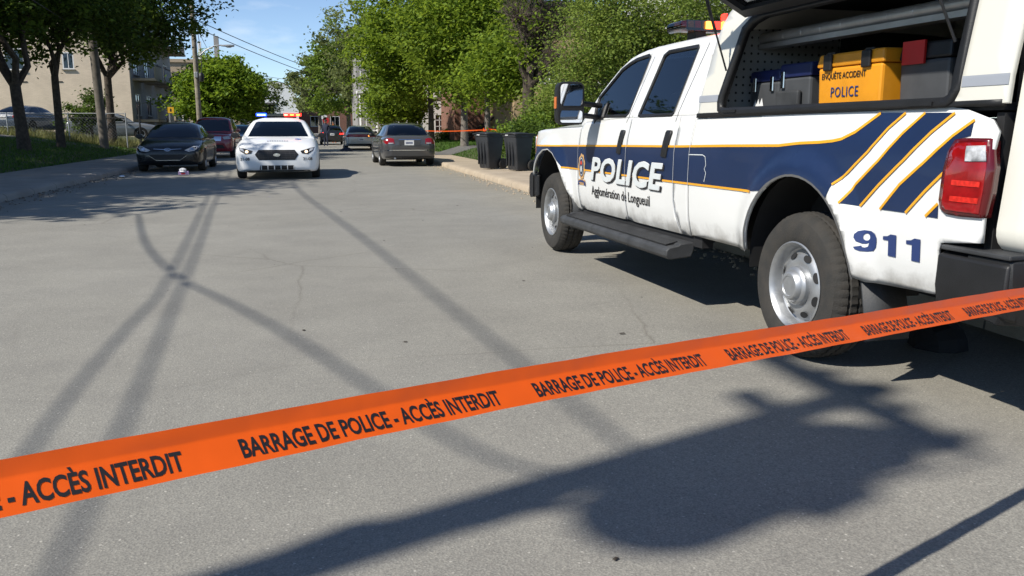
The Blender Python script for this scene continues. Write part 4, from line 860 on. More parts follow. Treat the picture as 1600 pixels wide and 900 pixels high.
for q, k in zip(pc.mirror_pair('headlight', [(.56, .70), (.60, .64), (.74, .625), (.86, .70), (.905, .785), (.80, .77)], M['ink'], 1, .010), (-1, 1)):
    pc.front('lamp_bulb', [(k * .70 + .038 * math.cos(t), .685 + .034 * math.sin(t)) for t in np.linspace(0, 6.28, 16)[:-1]], M['lampwhite'], 1, .018, parent=q); pc.front('lamp_lens', [(k * x, z) for x, z in ((.76, .68), (.85, .715), (.88, .77), (.79, .755))], M['clear'], 1, .015, parent=q)
lg = pc.front('lower_grille', [(-.42, .245), (.42, .245), (.40, .355), (-.40, .355)], M['ink'], 1, .010)
for k in range(6): pc.front('grille_fin', [(-.405 + k * .154, .25), (-.385 + k * .154, .25), (-.385 + k * .154, .35), (-.405 + k * .154, .35)], M['whitetrim'], 1, .020, parent=lg)
pc.front('bumper_lip', [(-.80, .20), (.80, .20), (.76, .235), (-.76, .235)], M['black'], 1, .012)
for x0 in (-.86, .62):
    lettering('unit_number', '31-08', .22, .07, lambda u, v, x0=x0: (lambda h: h + Vector((0, .008, 0)))(pc.hit(pc.bvb, (-(x0 + u), 6, .475 + v), (0, -1, 0), (-(x0 + u), 2.5, .475 + v))), M['ink'], pc.t, .02, 1, 0, (0, 0), (0, 1, 0))
for k in range(9): pc.top('hood_letter', [(-.26 + k * .058, 1.98), (-.225 + k * .058, 1.98), (-.225 + k * .058, 2.08), (-.26 + k * .058, 2.08)], M['greytape'])
pc.top('hood_emblem', [(-.5 + .08 * math.cos(t), 1.72 + .12 * math.sin(t)) for t in np.linspace(0, 6.28, 16)[:-1]], mat('emblem_blue', (.1, .22, .5), .4))
lb = MB().box((0, -.25, 1.60), (1.18, .28, .07)).obj('light_bar', M['glassdark'], pc.t, bevel=.02); MB().box((0, -.25, 1.545), (.9, .12, .05)).obj('light_bar_mount', M['black'], pc.t)
MB().box((.46, -.10, 1.605), (.27, .05, .075)).obj('blue_lamp', M['lampblue'], lb, bevel=.015); MB().box((.46, -.07, 1.595), (.2, .02, .035)).obj('lamp_core', M['lampbluew'], lb)
MB().box((-.36, -.10, 1.605), (.46, .05, .075)).obj('red_lamp', M['lampred'], lb, bevel=.015)
for k in range(3): MB().box((-.18 - k * .16, -.07, 1.60), (.09, .02, .03)).obj('lamp_core', M['lampamber'] if k else M['lampwhite'], lb)
MB().box((-.55, .72, 1.10), (.26, .05, .05)).obj('dash_lamp', M['lampred'], pc.t)
for sg in (-1, 1):
    pc.side('door_panel', [(.80, .30), (.80, .98), (-1.15, .98), (-1.15, .30)], mat('police_black', (.02, .02, .022), .3, coat=.8), sg, .005)
    for yy in (.80, -.18, -1.15): pc.side('door_seam', [(yy, .25), (yy + .008, .25), (yy + .008, .98), (yy, .98)], M['gap'], sg, .008)
    for yy in (.0, -.95): pc.side('door_handle', [(yy, .82), (yy + .16, .82), (yy + .16, .85), (yy, .85)], M['black'], sg, .02)
# --- black compact sedan parked at the left kerb
bc_ = Car('parked_sedan', 'black compact sedan with silver emblem parked at the left kerb', (-4.12, 28.8, 0), math.pi, mat('black_paint', (.006, .007, .009), .25, var=.1, coat=.25), 4.53, 1.86, 1.44, 2.70, .32, sedan_body(4.53, 1.86, .95, .19, .58, .8, .98), sedan_cabin(4.53, 1.86, .95, 1.42, .95, -1.6), .95)
bc_.windows((.70, .55, .985, 1.34), (.66, .54, 1.0, 1.34), SIDES(.95, 1.42), .95); bc_.mirrors(.60, 1.0, M['black'])
for q, k in zip(bc_.mirror_pair('headlight', [(.46, .62), (.56, .575), (.72, .60), (.84, .70), (.85, .76), (.70, .735)], M['clear'], 1, .008), (-1, 1)): bc_.front('lamp_bulb', [(k * .66 + .05 * math.cos(t), .655 + .04 * math.sin(t)) for t in np.linspace(0, 6.28, 14)[:-1]], M['chrome'], 1, .014, parent=q)
bc_.front('grille', [(-.42, .60), (.42, .60), (.36, .66), (-.36, .66)], M['ink'], 1, .006); bc_.front('lower_grille', [(-.52, .50), (.52, .50), (.34, .34), (-.34, .34)], M['ink'], 1, .006)
for q in (-1, 1): bc_.front('chrome_trim', [(q * .54, .50), (q * .52, .475), (q * .32, .325), (q * .33, .345)], M['chrome'], 1, .012); bc_.front('chrome_trim', [(q * .06, .635), (q * .38, .655), (q * .38, .665), (q * .06, .65)], M['chrome'], 1, .012)
bc_.front('chrome_trim', [(-.33, .325), (.33, .325), (.33, .345), (-.33, .345)], M['chrome'], 1, .012)
em = bc_.front('emblem', [(.085 * math.cos(t), .64 + .045 * math.sin(t)) for t in np.linspace(0, 6.28, 20)[:-1]], M['ink'], 1, .016, holes=[[(.07 * math.cos(t), .64 + .034 * math.sin(t)) for t in np.linspace(0, 6.28, 20)[:-1]]]); em.data.materials[0] = M['chrome']
for x, dx in ((-.035, .012), (.022, .012)): bc_.front('emblem_bar', [(x, .61), (x + .016, .61), (x + .026 + dx * .3, .67), (x + .010 + dx * .3, .67)], M['chrome'], 1, .018, parent=em)
bc_.front('emblem_bar', [(-.025, .635), (.035, .638), (.035, .648), (-.025, .645)], M['chrome'], 1, .018, parent=em)
for sg in (-1, 1):
    for yy in (.85, -.15, -1.10): bc_.side('door_seam', [(yy, .25), (yy + .008, .25), (yy + .008, .93), (yy, .93)], M['gap'], sg, .006)
# --- dark red SUV behind it
def suv_body(L, W, zh):
    h = L / 2; w_ = W / 2
    return [(h, w_ * .75, .72, .36), (h - .05, w_ * .90, .86, .30), (h - .22, w_ * .97, .98, .27), (h - .8, w_, zh - .05, .26), (h - 1.4, w_, zh, .26), (0, w_, zh + .02, .26), (-h + .7, w_, zh + .04, .28), (-h + .12, w_ * .96, zh + .02, .32), (-h + .02, w_ * .90, zh - .06, .36), (-h, w_ * .82, zh - .2, .42)]
def suv_cabin(L, W, zb_, H):
    w_ = W / 2; h = L / 2
    return [(1.05, w_ * .88, w_ * .82, zb_), (.72, w_ * .92, w_ * .78, zb_ + (H - zb_) * .55), (.40, w_ * .93, w_ * .74, H - .05), (0, w_ * .93, w_ * .72, H), (-1.0, w_ * .93, w_ * .72, H), (-h + .55, w_ * .92, w_ * .71, H - .04), (-h + .28, w_ * .90, w_ * .74, zb_ + (H - zb_) * .55), (-h + .10, w_ * .87, w_ * .80, zb_)]
rs_ = Car('parked_suv', 'dark red SUV parked behind the black sedan', (-4.25, 40.6, 0), math.pi, paint('dark_red_paint', (.30, .016, .028)), 4.55, 1.84, 1.72, 2.65, .36, suv_body(4.55, 1.84, 1.08), suv_cabin(4.55, 1.84, 1.08, 1.70), 1.08)
rs_.windows((.72, .62, 1.12, 1.60), (.7, .6, 1.14, 1.58), [[(.65, 1.12), (.30, 1.56), (-.25, 1.60), (-.25, 1.12)], [(-.33, 1.12), (-.33, 1.60), (-1.3, 1.58), (-1.6, 1.2), (-1.6, 1.12)]], 1.08); rs_.mirrors(.70, 1.16, paint('mirror_red', (.3, .02, .02)))
rs_.mirror_pair('headlight', [(.50, .88), (.56, .78), (.82, .80), (.88, .92), (.84, .95)], M['clear']); rs_.front('grille', [(-.44, .72), (.44, .72), (.46, .90), (-.46, .90)], M['chrome'], 1, .006); rs_.front('lower_grille', [(-.6, .40), (.6, .40), (.5, .56), (-.5, .56)], M['ink'])
# --- teal blue car farther along
tb = Car('parked_sedan', 'teal blue sedan parked behind the dark red SUV', (-4.15, 52.6, 0), math.pi, paint('teal_paint', (.012, .09, .16)), 4.5, 1.78, 1.45, 2.65, .32, sedan_body(4.5, 1.78, .96, .19), sedan_cabin(4.5, 1.78, .96, 1.44), .96)
tb.windows((.70, .55, 1.0, 1.36), (.66, .54, 1.0, 1.36), SIDES(.96, 1.44), .96); tb.mirrors(.6, 1.02, M['black']); tb.mirror_pair('headlight', [(.46, .68), (.56, .60), (.84, .66), (.84, .76)], M['clear']); tb.front('grille', [(-.40, .55), (.40, .55), (.40, .66), (-.40, .66)], M['ink'])
# --- grey sedan parked at the right kerb, seen from behind
gs = Car('parked_sedan', 'dark grey sedan with red tail lamps parked at the right kerb', (3.02, 31.0, 0), R(1.0), paint('grey_paint', (.062, .061, .061)), 4.75, 1.82, 1.43, 2.70, .32, sedan_body(4.75, 1.82, .95, .19, .6, .98, 1.0), sedan_cabin(4.75, 1.82, .97, 1.43, 1.0, -1.7), .97)
gs.windows((.70, .56, 1.0, 1.34), (.68, .56, 1.02, 1.345), SIDES(.97, 1.43), .97); gs.mirrors(.62, 1.02, M['black'])
for q, k in zip(gs.mirror_pair('tail_lamp', [(.50, .74), (.52, .90), (.62, .93), (.82, .90), (.85, .82), (.80, .74)], M['red'], -1, .008), (-1, 1)): gs.front('reverse_lens', [(k * .54, .745), (k * .70, .745), (k * .70, .775), (k * .54, .775)], M['clear'], -1, .014, parent=q)
gs.front('trunk_recess', [(-.34, .70), (.34, .70), (.36, .86), (-.36, .86)], mat('recess_grey', (.06, .06, .06), .4), -1, .006); gs.front('chrome_trim', [(-.36, .865), (.36, .865), (.36, .89), (-.36, .89)], M['chrome'], -1, .012); plate(gs, -.02, .775)
gs.front('bumper_strip', [(-.86, .52), (.86, .52), (.86, .545), (-.86, .545)], M['chrome'], -1, .008); gs.front('lower_valance', [(-.78, .24), (.78, .24), (.80, .33), (-.80, .33)], M['black'], -1, .006); gs.front('trunk_seam', [(-.48, .62), (.48, .62), (.48, .628), (-.48, .628)], M['gap'], -1, .008)
MB().tube([(-.5, -2.2, .27), (-.5, -2.42, .27)], .03, 10).obj('tail_pipe', M['steel'], gs.t)
for sg in (-1, 1):
    for yy in (.85, -.12, -1.10): gs.side('door_seam', [(yy, .25), (yy + .008, .25), (yy + .008, .93), (yy, .93)], M['gap'], sg, .006)
    gs.side('side_moulding', [(1.2, .52), (1.2, .56), (-1.0, .56), (-1.0, .52)], M['black'], sg, .012)
# --- silver car with a full-width red tail strip
sv = Car('parked_sedan', 'silver sedan with a full-width red lamp strip parked ahead of the grey one', (2.65, 53.2, 0), 0, paint('silver_paint', (.58, .57, .54), metal=.2), 4.9, 1.86, 1.40, 2.75, .32, sedan_body(4.9, 1.86, .93, .19, .6, .98, .98), sedan_cabin(4.9, 1.86, .95, 1.40, 1.0, -1.8), .95)
sv.windows((.70, .56, .98, 1.32), (.70, .58, .99, 1.32), SIDES(.95, 1.4), .95); sv.mirrors(.62, 1.0, M['black'])
st_ = sv.front('tail_lamp', [(-.84, .74), (.84, .74), (.82, .90), (-.82, .90)], M['red'], -1, .008); sv.front('lit_lamp', [(.40, .78), (.60, .78), (.60, .85), (.40, .85)], M['lampamber'], -1, .014, parent=st_); plate(sv, 0, .62); sv.front('lower_valance', [(-.78, .26), (.78, .26), (.8, .36), (-.8, .36)], M['black'], -1)
# --- black car in the roadway far ahead
bk = Car('black_car', 'black car with lit red tail lamps standing in the road beyond the silver sedan', (1.35, 69.5, 0), 0, paint('far_black_paint', (.012, .012, .014)), 4.7, 1.82, 1.48, 2.7, .32, sedan_body(4.7, 1.82, 1.0, .19, .6, 1.0, 1.06), sedan_cabin(4.7, 1.82, 1.02, 1.48), 1.02)
bk.windows((.70, .56, 1.05, 1.4), (.68, .56, 1.08, 1.4), SIDES(1.02, 1.48), 1.02); bk.mirror_pair('tail_lamp', [(.55, .78), (.85, .78), (.85, .92), (.58, .92)], M['lampred'], -1); plate(bk, 0, .78)
# --- two cars in the lot behind the left fence
lc = Car('lot_sedan', 'slate blue sedan backed up in the lot beside the beige building', (-14.75, 51.2, .96), R(-14), paint('slate_paint', (.055, .075, .11)), 4.7, 1.84, 1.46, 2.75, .33, sedan_body(4.7, 1.84, .97, .19, .6, .98, 1.02), sedan_cabin(4.7, 1.84, .99, 1.46), .99)
lc.windows((.70, .56, 1.02, 1.37), (.70, .56, 1.03, 1.38), SIDES(.99, 1.46), .99); lc.mirror_pair('tail_lamp', [(.48, .80), (.50, .92), (.86, .93), (.86, .82)], M['red'], -1); plate(lc, 0, .80); lc.front('chrome_trim', [(-.7, .34), (.7, .34), (.7, .38), (-.7, .38)], M['chrome'], -1, .01)
lc2 = Car('lot_sedan', 'pale silver sedan parked sideways behind the weeds and the leafy sapling', (-10.9, 52.3, .62), R(-78), paint('pale_silver_paint', (.20, .215, .23), metal=.2), 4.6, 1.80, 1.45, 2.7, .32, sedan_body(4.6, 1.80, .96, .19), sedan_cabin(4.6, 1.80, .97, 1.45), .97)
lc2.windows((.70, .55, 1.0, 1.36), (.66, .54, 1.0, 1.36), SIDES(.97, 1.45), .97); lc2.mirrors(.6, 1.02, M['black']); lc2.mirror_pair('headlight', [(.46, .66), (.56, .60), (.84, .66), (.84, .76)], M['clear'])
# ================================================================== WHEELIE BINS
def wheelie_bin(label, loc, rz):
    t = thing('wheelie_bin', label, 'bin', loc, rz, 'wheelie bins on the pavement')
    b = MB(); rings = []
    for z, hx, y0, y1 in ((.03, .20, -.22, .20), (.10, .215, -.235, .215), (.55, .25, -.29, .25), (.86, .275, -.335, .275), (.885, .275, -.335, .275), (.90, .295, -.355, .29), (.965, .30, -.36, .295), (.97, .285, -.345, .28)):
        pts = []
        for cx, cy, a0 in ((hx, y1, 0), (-hx, y1, 90), (-hx, y0, 180), (hx, y0, 270)):
            for a in (0, 30, 60, 90): r = .05; sx, sy = (1 if cx > 0 else -1), (1 if cy == y1 else -1); pts.append((cx - sx * r + r * math.cos(R(a0 + a)), cy - sy * r + r * math.sin(R(a0 + a)), z))
        rings.append(pts)
    b.loft(rings).obj('body', M['bin'], t, 40)
    for x in (-.13, 0, .13): MB().box((x, -.30, .45), (.02, .05, .62)).obj('rib', M['bin'], t)
    l = MB(); lr = []
    for y in np.linspace(-.385, .32, 9):
        q = (y + .385) / .705; lr.append([(x, y, .972 + .045 * math.sin(math.pi * min(1, .15 + q * .85)) * (1 - (x / .33) ** 4) + zo) for x in np.linspace(-.315, .315, 9) for zo in (0,)])
    o = l.loft(lr, False, False).obj('lid', M['bin'], t, 50); o.modifiers.new('s', 'SOLIDIFY').thickness = .025
    MB().tube([(-.24, .36, .93), (.24, .36, .93)], .018, 8).obj('handle', M['bin'], t, 50)
    for s in (-1, 1): MB().box((s * .22, .33, .94), (.05, .08, .05)).obj('handle_bracket', M['bin'], t); MB().box((s * .285, -.02, .90), (.03, .24, .045)).obj('lifting_lug', M['bin'], t, bevel=.008)
    for s in (-1, 1):
        ty = MB().lathe([(.07, s * .22), (.125, s * .225), (.15, s * .24), (.15, s * .275), (.125, s * .29), (.07, s * .285), (.0, s * .282)], 24, 'x', (0, .25, .15)).obj('wheel', M['rubber'], t, 40)
        for k in range(5): a = 1.256 * k; MB().box((s * .292, .25 + .055 * math.cos(a), .15 + .055 * math.sin(a)), (.008, .02, .02)).obj('spoke', M['greyplastic'], ty)
    MB().tube([(-.24, .24, .125), (.24, .24, .125)], .012).obj('axle', M['dark'], t)
    MB().add([(-.14, -.3595, .93), (-.02, -.3595, .93), (-.02, -.3595, .955), (-.14, -.3595, .955)], [(0, 1, 2, 3)]).obj('white_print', M['inkwhite'], t)
    return t
wheelie_bin('dark grey wheelie bin on the pavement, standing nearer the hedge tree trunk', tuple(gp(766, 264, .125)), R(-62)).scale = (1, 1, 1)
wheelie_bin('dark grey wheelie bin on the pavement, standing against the shrub', tuple(gp(811, 267, .125)), R(-66))
# ================================================================== POLICE TAPE ACROSS THE FOREGROUND
def tapemat():
    m, t, p = nmat('orange_tape'); out = t.nodes['Material Output']
    p.inputs['Base Color'].default_value = (.97, .125, .008, 1); p.inputs['Roughness'].default_value = .35
    tl = t.nodes.new('ShaderNodeBsdfTranslucent'); tl.inputs[0].default_value = (1.0, .165, .010, 1); ms = t.nodes.new('ShaderNodeMixShader'); ms.inputs[0].default_value = .34
    n = t.nodes.new('ShaderNodeTexNoise'); n.inputs['Scale'].default_value = 9; tcn = t.nodes.new('ShaderNodeTexCoord'); b = t.nodes.new('ShaderNodeBump'); b.inputs['Strength'].default_value = .5; b.inputs['Distance'].default_value = .01
    t.links.new(tcn.outputs['Object'], n.inputs['Vector']); t.links.new(n.outputs[0], b.inputs['Height']); t.links.new(b.outputs[0], p.inputs['Normal'])
    t.links.new(p.outputs[0], ms.inputs[1]); t.links.new(tl.outputs[0], ms.inputs[2]); t.links.new(ms.outputs[0], out.inputs[0]); return m
M['tape'] = tapemat()
TP0, TD = Vector((-.126, 1.247, .800)), Vector((2.635, 1.188, 0)).normalized(); TN = Vector((TD.y, -TD.x, 0))   # TN faces the camera
T_PER = .545
def tape_c(s):
    """centre line: s metres along from the first whole phrase; sags a little"""
    return TP0 + TD * s + Vector((0, 0, -.0285 * s - .004 * s * s + .0022 * math.sin(3 * s)))
def tape_p(s, v):
    """v from -.5 (lower edge) to .5 (upper edge): a crease at .2 tips the upper third back"""
    c = tape_c(s); w_ = .078; tl = R(50 + 5 * math.sin(s * 1.1 + .6)); vl = min(v, .2); vh = max(0, v - .2)      # lower part leans back to the sky, upper strip folds forward
    z = vl * math.cos(tl) + vh * math.cos(R(26)); o = -vl * math.sin(tl) - vh * math.sin(R(26))
    return c + Vector((0, 0, z * w_)) + TN * (o * w_ + .002 * math.sin(s * 4.2) * v + .0012 * math.sin(s * 37 + v * 5) * math.sin(s * 11.3) + .0016 * math.sin(s * 19 - v * 9) * v)
TS0, TS1 = -6.35, 3.42
b = MB(); ns = 420; vv = [-.5, -.4, -.25, -.1, .05, .15, .195, .22, .3, .4, .5]
tape = thing('police_tape', 'orange barrier tape lettered BARRAGE DE POLICE strung low behind the pickup truck', 'barrier tape', tuple(tape_c(0) - Vector((0, 0, .8))))
to = tape.location
b.loft([[tape_p(TS0 + (TS1 - TS0) * i / ns, v) - to for v in vv] for i in range(ns + 1)], False, False).obj('tape_strip', M['tape'], tape, 70)
for k in range(-4, 6):
    wd = T_PER * .851
    if k * T_PER + wd > TS1: break
    lettering('letter', 'BARRAGE DE POLICE - ACCÈS INTERDIT', wd, .0335, lambda u, v, k=k: tape_p(k * T_PER + u, v / .078 - .36) + TN * .0012 - to, M['ink'], tape, .028, 1.0, 0, (.02, .012), tuple(TN))
# ================================================================== BUILDINGS
def wall_with_openings(name, axis, at, a0, a1, z0, z1, holes, m, parent, thick=.25, sgn=-1):
    """wall in the plane axis=at, spanning a0..a1; holes = (a_lo, z_lo, a_hi, z_hi)"""
    f = (lambda u, v: Vector((u, at, v))) if axis == 'y' else (lambda u, v: Vector((at, u, v)))
    n = (0, sgn, 0) if axis == 'y' else (sgn, 0, 0)
    return sheet(name, [(a0, z0), (a1, z0), (a1, z1), (a0, z1)], [[(p[0], p[1]), (p[2], p[1]), (p[2], p[3]), (p[0], p[3])] for p in holes], f, m, parent, (0, 0), thick, n, 0)
def window(parent, axis, at, h, sgn=-1, rows=1, cols=2, frame='whitetrim'):
    """frame, glass and bars set into an opening h of a wall"""
    a0, z0, a1, z1 = h; P = (lambda a, d, z: (a, at - sgn * d, z)) if axis == 'y' else (lambda a, d, z: (at - sgn * d, a, z)); D = (lambda da, dd, dz: (da, dd, dz)) if axis == 'y' else (lambda da, dd, dz: (dd, da, dz))
    am, zm = (a0 + a1) / 2, (z0 + z1) / 2; w = MB()
    for a in (a0 + .035, a1 - .035): w.box(P(a, .05, zm), D(.07, .10, z1 - z0))
    for z in (z0 + .035, z1 - .035): w.box(P(am, .05, z), D(a1 - a0 - .14, .10, .07))
    o = w.obj('window', M[frame], parent)
    MB().box(P(am, .07, zm), D(a1 - a0 - .1, .012, z1 - z0 - .1)).obj('pane', M['pane'], o)
    for k in range(1, cols): MB().box(P(a0 + (a1 - a0) * k / cols, .045, zm), D(.04, .05, z1 - z0 - .12)).obj('bar', M[frame], o)
    for k in range(1, rows): MB().box(P(am, .045, z0 + (z1 - z0) * k / rows), D(a1 - a0 - .12, .05, .04)).obj('bar', M[frame], o)
    MB().box(P(am, -.03, z0 - .03), D(a1 - a0 + .12, .14, .06)).obj('sill', M['concrete'], o)
    return o
# left: beige brick block whose side wall faces the lot and whose front with balconies faces the street
bl = thing('apartment_block', 'beige brick apartment block behind the lot fence with a white framed door', 'building', (-12.0, 64, .8)); bl.location = (-12.0, 64, .8)
dw = [(-9.70, .95, -8.55, 3.05), (-7.6, 4.2, -6.4, 5.6), (-13.8, 4.2, -12.4, 5.6), (-10.8, 4.3, -10.1, 5.4), (-4.1, 4.3, -3.4, 5.4)]
wall_with_openings('side_wall', 'y', 0, -24, 0, -.6, 9.2, dw, M['beigebrick'], bl)
fw = [(1.5 + k * 4.2, zz, 3.4 + k * 4.2, zz + 1.5) for k in range(4) for zz in (1.3, 4.1, 6.9)]
wall_with_openings('street_wall', 'x', 0, .27, 18, -.6, 9.2, fw, M['greywall'], bl, sgn=1)
for h in dw[1:]: window(bl, 'y', 0, h, -1, 1, 2)
for h in fw: window(bl, 'x', 0, h, 1, 1, 2)
d_ = MB(); a0, z0, a1, z1 = dw[0]
for a in (a0 - .02, a1 + .02): d_.box((a, -.02, (z0 + z1) / 2), (.16, .2, z1 - z0 + .1))
d_.box(((a0 + a1) / 2, -.02, z1 + .06), (a1 - a0 - .1, .2, .16)); dfo = d_.obj('door_frame', M['whitetrim'], bl)
MB().box(((a0 + a1) / 2, .06, (z0 + z1) / 2), (a1 - a0 - .12, .05, z1 - z0)).obj('door', M['ink'], bl); MB().box(((a0 + a1) / 2, .02, 1.95), (a1 - a0 - .16, .04, .10)).obj('door_rail', M['whitetrim'], bl)
MB().box(((a0 + a1) / 2, -.4, .4), (1.9, .9, 1.0)).obj('doorstep', M['concrete'], bl)
rv_ = random.Random(3)
for k in range(9): MB().box((-2.2 - k * 2.15, -.012, 3.45 + (k % 2) * .03), (.32, .03, .07)).obj('vent_brick', M['dark'], bl)
for k in range(6): MB().box((-3.2 - k * 2.9, -.012, 1.75), (.32, .03, .07)).obj('vent_brick', M['dark'], bl)
MB().box((-12, 9, 9.3), (24.4, 18.4, .3)).obj('parapet', M['tanroof'], bl)
for k in range(4):
    for zz in (.95, 3.75, 6.55):
        s_ = MB().box((.75, 2.5 + k * 4.2, zz), (1.5, 3.2, .16)).obj('balcony_slab', M['tanroof'], bl); r_ = MB()
        for yy in np.linspace(1.0, 4.0, 13): r_.tube([(1.42, yy + k * 4.2, zz + .08), (1.42, yy + k * 4.2, zz + 1.05)], .012, 4)
        r_.tube([(1.42, .95 + k * 4.2, zz + 1.05), (1.42, 4.05 + k * 4.2, zz + 1.05)], .025, 5); r_.obj('railing', M['iron'], s_)
        MB().box((1.44, 2.5 + k * 4.2, zz + .52), (.02, 3.1, .82)).obj('balcony_panel', M['tanroof'] if (k + int(zz)) % 2 else M['greywall'], s_)
# farther left: low flat-roofed tan building with chimneys, seen over the round tree
b2 = thing('flat_roofed_building', 'tan flat roofed building with pale chimneys rising behind the round tree', 'building', (-15.0, 104, .9))
MB().box((0, 4, 3.7), (14, 12, 7.4)).obj('wall', M['tanroof'], b2); MB().box((0, 4, 7.55), (14.4, 12.4, .35)).obj('parapet', M['tanroof'], b2)
for x, h, w_ in ((3.0, 2.2, .35), (4.8, 2.8, .5)): MB().box((x, 0, 7.6 + h / 2), (w_, w_, h)).obj('chimney', M['whitetrim'] if w_ < .4 else M['greywall'], b2)
for k in range(4):
    for zz in (1, 4): window(b2, 'y', -2.01, (-5.8 + k * 3.4, zz, -4.2 + k * 3.4, zz + 1.5), -1)
# arched white gable past the police car
b3 = thing('arched_building', 'low grey roofed building with a white arched gable end far down the street', 'building', (-7.2, 150, .3))
ar = [(-3.6, 0), (3.6, 0)] + arc(0, 3.4, 3.6, 0, 180, 18)
sheet('gable', ar, [], lambda u, v: Vector((u + 1.2, 0, v + 1.4)), M['whitetrim'], b3, (0, 0), .3, (0, -1, 0), 0)
MB().loft([[(x * 1.05 + 1.2, y, z * 1.02 + 1.4) for x, z in arc(0, 3.4, 3.6, 0, 180, 14)] for y in (.1, 16)], False, False).obj('vault_roof', M['greywall'], b3)
MB().box((-5.5, 6, 2.4), (13, 12, 4.8)).obj('wall', M['greywall'], b3); MB().box((-5.5, 6, 4.9), (13.4, 12.4, .3)).obj('roof_edge', M['roof'], b3)
# red brick block closing the street
b4 = thing('brick_building', 'low red brick building at the far end of the street', 'building', (4.5, 160, .3))
wall_with_openings('wall', 'y', 0, -7, 9, 0, 5.4, [(-5, 1.2, -3.4, 3.0), (-1.5, 1.2, .1, 3.0), (3.5, 1.2, 5.1, 3.0)], M['redbrick'], b4); MB().box((1, 5.2, 2.6), (16, 9.8, 5.1)).obj('rear_block', M['redbrick'], b4); MB().box((1, 5, 5.5), (16.4, 10.4, .25)).obj('parapet', M['whitetrim'], b4)
for h in [(-5, 1.2, -3.4, 3.0), (-1.5, 1.2, .1, 3.0), (3.5, 1.2, 5.1, 3.0)]: window(b4, 'y', 0, h)
# right: white sided house
wh = thing('white_house', 'white sided two storey house with porch columns beyond the maples', 'house', (9.15, 60, .45))
hw = [(-2.6, .7, -1.75, 2.0), (-.95, 2.9, -.25, 4.7), (-2.6, 3.0, -1.8, 4.6), (-1.0, .5, -.30, 1.75)]
wall_with_openings('front_wall', 'y', 0, -3.0, .35, -.5, 7.6, hw, M['siding'], wh)
for h in hw: window(wh, 'y', 0, h, -1, 3, 2)
for k in range(34): MB().box((-1.325, -.012, .05 + k * .22), (3.35, .022, .012)).obj('siding_board', M['siding'], wh) if not any(h[1] - .1 < .05 + k * .22 < h[3] + .1 for h in hw) else None
MB().tube([(.02, -.10, -.4), (.02, -.10, 7.6)], .055, 8).obj('downspout', M['whitetrim'], wh)
sheet('gable_roof', [(-3.4, 7.6), (.75, 7.6), (.75, 7.8), (-1.3, 9.8), (-3.4, 7.8)], [], lambda u, v: Vector((u, -.15, v)), M['whitetrim'], wh, (0, 0), .3, (0, -1, 0), 0)
MB().box((-1.3, 4.6, 3.6), (3.2, 8.6, 7.9)).obj('house_block', M['siding'], wh)
# its street side wing with a porch
MB().box((-4.6, 5.5, 3.6), (3.1, 8, 7.2)).obj('wing', M['greywall'], wh); MB().box((-4.6, .8, 3.2), (3.2, 1.8, .18)).obj('porch_roof', M['whitetrim'], wh); MB().box((-4.6, .8, .35), (3.2, 1.8, .25)).obj('porch_floor', M['concrete'], wh)
for x in (-6.0, -4.9, -3.4): MB().tube([(x, .05, .45), (x, .05, 3.15)], .09, 10).obj('porch_column', M['whitetrim'], wh)
for h in ((-5.9, 4.3, -5.0, 5.8), (-4.4, 4.3, -3.5, 5.8), (-5.6, .6, -4.7, 2.5)): window(wh, 'y', 1.495, h)
# right: red brick house with an outside staircase
rb_ = thing('brick_house', 'red brick house with a brown iron outside staircase beside the white house', 'house', (9.45, 54, .45))
bh = [(2.4, 3.4, 3.3, 5.0), (2.5, .6, 3.3, 2.0)]
wall_with_openings('front_wall', 'y', 0, -.85, 7.5, -.5, 8.2, bh, M['redbrick'], rb_); MB().box((3.325, 4.85, 3.8), (8.3, 9.1, 8.5)).obj('house_block', M['redbrick'], rb_)
for h in bh: window(rb_, 'y', 0, h, -1, 2, 2)
MB().box((3.3, 4.5, 8.4), (8.8, 9.8, .35)).obj('roof_edge', M['roof'], rb_)
n_st = 14
for k in range(n_st): MB().box((-.25 + k * .23, -.75, .1 + k * .19), (.28, 1.0, .045)).obj('stair_tread', M['iron'], rb_)
MB().box((3.6, -.75, 2.74), (1.7, 1.1, .06)).obj('landing', M['iron'], rb_)
for yy in (-1.25, -.25):
    MB().tube([(-.38, yy, .0), (2.85, yy, 2.66)], .05, 4).obj('stringer', M['iron'], rb_); MB().tube([(-.38, yy, .95), (2.85, yy, 3.62), (4.4, yy, 3.62)], .025, 6).obj('handrail', M['iron'], rb_)
    for k in range(15): MB().tube([(-.38 + k * .23, yy, .0 + k * .19), (-.38 + k * .23, yy, .95 + k * .19)], .012, 4).obj('baluster', M['iron'], rb_)
for xx in (3.0, 4.3): MB().tube([(xx, -1.2, -.3), (xx, -1.2, 2.7)], .04, 6).obj('stair_post', M['iron'], rb_)
